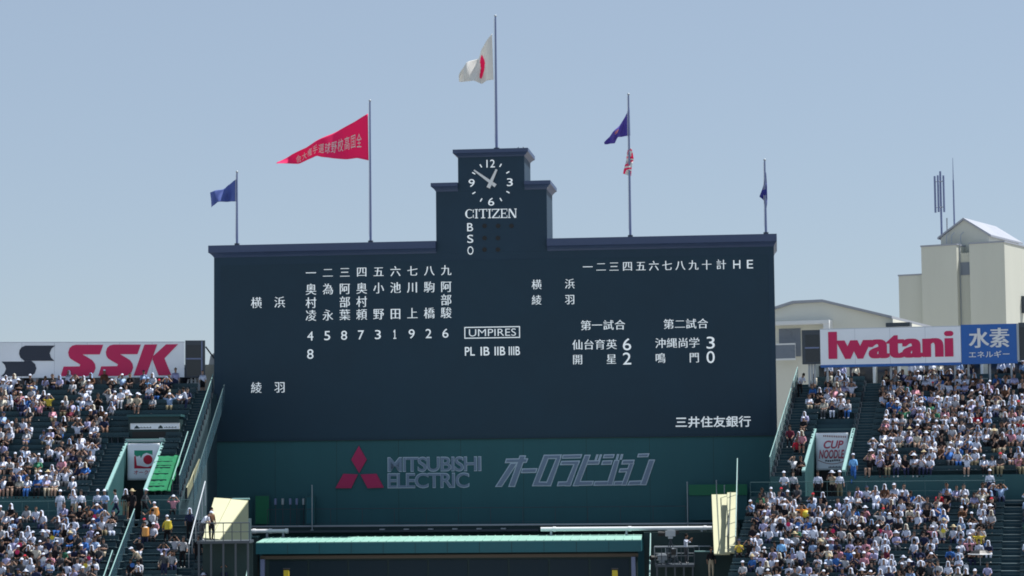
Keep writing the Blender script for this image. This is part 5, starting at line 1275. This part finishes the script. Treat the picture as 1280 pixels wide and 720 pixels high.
man(LS, 190, 676, 'walk', 'pale grey', 'black', 'hair', 'black', 'bareheaded person in grey going up between the two orange kegs', UP - .4)
man(LS, 237, 676, 'stand', 'navy', 'black', 'towel', 'white', 'person in navy with white towel over head left of the cream slab', .2)
man(LS, 228, 714, 'reach', 'pale grey', 'black', 'cap', 'black', 'person in grey shirt reaching out in front of the viewing platform, left', .4)
man(LS, 176, 722, 'bend', 'beige', 'black', 'cap', 'white', 'person with white cap bending forward at the bottom of the lower left stairs', -.9)
man(LS, 205, 726, 'stand', 'dark grey', 'navy', 'hair', 'black', 'bareheaded person in dark grey holding a white sheet, bottom left', 0)
man(LS, 264, 676, 'stand', 'brown', 'black', 'hair', 'black', 'bareheaded person in brown standing on the viewing platform beside the cream slab', .9, LS.tl + 7.6, P1[3])
man(LS, 252, 676, 'bend', 'white', 'dark grey', 'cap', 'white', 'person in white bending at the left end of the viewing platform', 1.2, LS.tl + 8.2, P1[3])
man(LS, 262, 722, 'hold', 'white', 'black', 'hair', 'black', 'bareheaded person in white, hands to head, under the viewing platform', .3)
man(LS, 272, 724, 'shoot', 'pink', 'navy', 'cap', 'white', 'person in pale pink shirt holding a camera up under the viewing platform', -.5)
man(LS, 297, 724, 'stand', 'white', 'black', 'sunhat', 'white', 'person in white sun hat at the right end of the viewing platform', .5)
man(LS, 247, 708, 'stand', 'black', 'black', 'cap', 'black', 'person in black with black cap at the left leg of the viewing platform', .5)
# upper rows, people one can pick out
man(LS, 185, 499, 'side', 'skyblue', 'navy', 'cap', 'pale blue', 'person in bright light blue top sitting above the booth with sponsor strips')
man(LS, 61, 520, 'hold', 'yellow', 'black', 'cap', 'white', 'person in mustard yellow top and white cap in the sparse upper left rows')
man(LS, 151, 512, 'lap', 'white', 'pale grey', 'cap', 'white', 'person in white with white cap sitting alone left of the booth')
man(LS, 172, 516, 'knees', 'beige', 'dark grey', 'cap', 'white', 'person in beige with white cap sitting just above the booth')
man(LS, 233, 519, 'reach', 'white', 'navy', 'hair', 'black', 'person in white shirt reaching toward the stair fence, right of the booth', -1.2)
man(RS, 1067, 603, 'walk', 'skyblue', 'blue', 'cap', 'white', 'person in light blue shirt and jeans climbing the aisle right of the red lettered banner', UP)
man(RS, 1000, 500, 'bend', 'white', 'black', 'hair', 'black', 'person in white top bending over near the top of the right stand stairs', .6)
for px, py, sh, hk, hc, l in ((988, 560, 'maroon', 'hair', 'black', 'person in maroon sitting on the stairs left of the red lettered banner'), (1003, 566, 'pink', 'towel', 'cream', 'person in pink with cream towel on the stairs left of the red lettered banner'), (997, 577, 'red', 'cap', 'black', 'person in red sitting lowest on the stairs left of the red lettered banner')):
    man(RS, px, py, 'knees', sh, 'black', hk, hc, l)
G = 'people standing on the right walkway'
man(RS, 1023, 634, 'stand', 'white', 'black', 'hair', 'black', 'bareheaded person in white shirt and black trousers below the red lettered banner', .1, wr, group=G)
man(RS, 1041, 634, 'shoot', 'beige', 'black', 'sunhat', 'white', 'person in beige with white sun hat below the red lettered banner', -.2, wr, group=G)
man(RS, 1050, 634, 'stand', 'white', 'khaki', 'cap', 'white', 'person in white at the right coping of the right stair entrance', .5, wr + .1, group=G)
man(RS, 981, 634, 'standrail', 'white', 'dark grey', 'cap', 'white', 'person in white leaning on the right walkway railing, left of the stair entrance', 0, wr + .3, group=G)
man(RS, 992, 634, 'stand', 'pale grey', 'black', 'hair', 'black', 'bareheaded person in pale grey on the right walkway beside the stair entrance', .3, wr, group=G)
man(RS, 1238, 634, 'stand', 'white', 'navy', 'cap', 'white', 'person in white standing on the right walkway near the right stairs', .3, wr, group=G)
man(RS, 1017, 696, 'stand', 'white', 'dark grey', 'hair', 'black', 'tall bareheaded person in white shirt standing among the seated right crowd', UP)
man(RS, 1003, 664, 'hold', 'orange', 'black', 'hair', 'black', 'person in orange holding up something round and yellow')
man(RS, 1001, 722, 'stand', 'white', 'navy', 'cap', 'black', 'person in white shirt and navy trousers standing low in the right crowd', UP - .3)
man(RS, 977, 716, 'stand', 'skyblue', 'black', 'cap', 'white', 'person in bright sky blue standing low in the right crowd', .4)
FCz = 4.6
man(None, 889, 712, 'stand', 'black', 'beige', 'hair', 'black', 'person in black shirt and beige trousers standing right of the camera platform', .2, 4.0, FC.at(889, 722, 4.0)[1], fr=FC)
man(None, 927, 712, 'fold' if False else 'standrail', 'pale blue', 'black', 'hair', 'black', 'person in blue grey shirt and black trousers at the left edge of the right stand', -.1, 4.6, FC.at(927, 724, 4.6)[1], fr=FC)
man(None, 857, 690, 'shoot', 'white', 'dark grey', 'hair', 'black', 'camera operator in white shirt on the camera platform', 1.2, 3.0, P2[3], fr=FC)

# small belongings
def small(name, label, cat, st, px, py, parts, fr=None):
    s, t, z = place(st, px, py)
    th = thing(name, label, cat, st.fr, (s, t, z))
    for nm, m, fn in parts:
        a = MB().use(M[m]) if isinstance(m, str) else MB().use(m); fn(a, s, t, z); a.build(nm, th, bevel=.01 if nm in ('body', 'lid') else 0)
    return th
small('cooler_box', 'blue cooler box with white lid on a bench in the sparse upper left rows', 'cooler', LS, 38, 522, [('body', 'blue', lambda a, s, t, z: a.box(s - .24, s + .24, t - .3, t, z + .43, z + .72)), ('lid', 'white', lambda a, s, t, z: a.box(s - .26, s + .26, t - .32, t + .02, z + .723, z + .80)), ('handle', 'white', lambda a, s, t, z: a.tube((s - .2, t + .03, z + .78), (s + .2, t + .03, z + .78), .015, 6))])
small('umbrella', 'open black umbrella with white rim low in the right crowd beside the right stairs', 'umbrella', RS, 1226, 722, [
    ('canopy', 'black', lambda a, s, t, z: a.add([(s + .62 * math.cos(R(45 * i)), -t + .62 * math.sin(R(45 * i)), z + 1.25) for i in range(8)] + [(s + .36 * math.cos(R(45 * i)), -t + .36 * math.sin(R(45 * i)), z + 1.44) for i in range(8)] + [(s, -t, z + 1.52)], [(i, (i + 1) % 8, 8 + (i + 1) % 8, 8 + i) for i in range(8)] + [(8 + i, 8 + (i + 1) % 8, 16) for i in range(8)])),
    ('rim', 'white', lambda a, s, t, z: [a.tube((s + .62 * math.cos(R(45 * i)), t - .62 * math.sin(R(45 * i)), z + 1.25), (s + .62 * math.cos(R(45 * i + 45)), t - .62 * math.sin(R(45 * i + 45)), z + 1.25), .03, 6) for i in range(8)]),
    ('shaft', 'steel', lambda a, s, t, z: a.tube((s, t, z + .6), (s, t, z + 1.56), .015, 6))])
small('ball', 'round bright yellow object held up above the person in orange', 'ball', RS, 1009, 666, [('shell', 'yellow', lambda a, s, t, z: a.ball((s, t + .3, z + 1.15), .22, 12)), ('valve', 'white', lambda a, s, t, z: a.ball((s + .1, t + .48, z + 1.2), .03, 6))])
for px, py, l in ((30, 592, 'white folding board lying on a bench, lower part of the upper left rows'), (1222, 640, 'white board lying on a front bench near the right stairs'), (1102, 668, 'white cloth spread on an empty bench below the right walkway')):
    small('seat_mat', l, 'mat', LS if px < 600 else RS, px, py, [('sheet', 'white', lambda a, s, t, z: a.box(s - .5, s + .5, t - .5, t - .12, z + .425, z + .45)), ('strap', 'steel', lambda a, s, t, z: a.box(s - .05, s + .05, t - .51, t - .11, z + .452, z + .46))])
rf = random.Random(9); nf_ = 0
for key, st, u, i, s, t, z, px, py in SEATED:                       # paper fans held up in front of the chest
    if u or nf_ >= 22 or not (10 < px < 1270 and 645 < py < 712) or rf.random() > .12: continue
    cf = rf.choice(('white', 'white', 'white', 'blue', 'red', 'yellow')); n = rowsum[(key, i)].index(s) + 1
    th = thing('paper_fan', '%s paper fan, %s row below %s walkway, held by %s spectator from %s' % (cf, ordn(i + 1), key, ordn(n), 'stairs' if key == 'left' else 'left end'), 'fan', st.fr, (s, t + .34, z + .74), 'paper fans')
    tl = rf.uniform(-.5, .5); cx_, cz_ = s + .06 + .16 * math.sin(tl), z + .74 + .24 * math.cos(tl)
    MB().use(M[cf]).disc(cx_, cz_, .125, t + .36, 14, t0=t + .35).build('leaf', th)
    MB().use(M['black']).tube((s + .06, t + .34, z + .70), (cx_, t + .34, cz_), .012, 5).build('handle', th)
    nf_ += 1
rb = random.Random(4)
occ = [(q[0], q[2], q[3], q[4]) for q in SEATED]
nb_ = 0
for key, st, u, i, s, t, z, px, py in SEATED:                       # bags on free seats beside spectators, lower rows
    if u or nb_ >= 26 or not (10 < px < 1270 and 650 < py < 705) or rb.random() > .16: continue
    if any(o[0] == key and o[1] == u and o[2] == i and .1 < o[3] - s < .8 for o in occ): continue
    if any(p - .6 < s < q_ + .1 for p, q_ in (AL_LOW if key == 'left' else AR_LOW)): continue
    c = rb.choice(('white', 'black', 'blue', 'white', 'logored', 'white'))
    lab = '%s bag, %s row below %s walkway, beside the %s spectator from %s' % ({'white': 'white', 'black': 'black', 'blue': 'blue', 'logored': 'dark red'}[c], ordn(i + 1), key, ordn(rowsum[(key, i)].index(s) + 1), 'stairs' if key == 'left' else 'left end')
    b_ = thing('bag', lab, 'bag', st.fr, (s + .36, t, z + .42), 'bags on the benches')
    w, h, d = rb.uniform(.12, .17), rb.uniform(.2, .34), .1
    a = MB().use(M[c]); x = s + .38; a.add([(x - w, -t + d, z + .422), (x + w, -t + d, z + .422), (x + w, -t - d, z + .422), (x - w, -t - d, z + .422), (x - w * .8, -t + d * .5, z + .42 + h), (x + w * .7, -t + d * .5, z + .43 + h), (x + w * .8, -t - d * .4, z + .41 + h), (x - w * .7, -t - d * .4, z + .42 + h)],
          [(0, 1, 2, 3), (7, 6, 5, 4), (0, 4, 5, 1), (1, 5, 6, 2), (2, 6, 7, 3), (3, 7, 4, 0)]); a.build('body', b_, bevel=.02)
    a = MB().use(M[c]); a.tube((x - w * .5, t, z + .42 + h), (x, t, z + .50 + h), .012, 5); a.tube((x, t, z + .50 + h), (x + w * .5, t, z + .42 + h), .012, 5); a.build('handle', b_)
    nb_ += 1
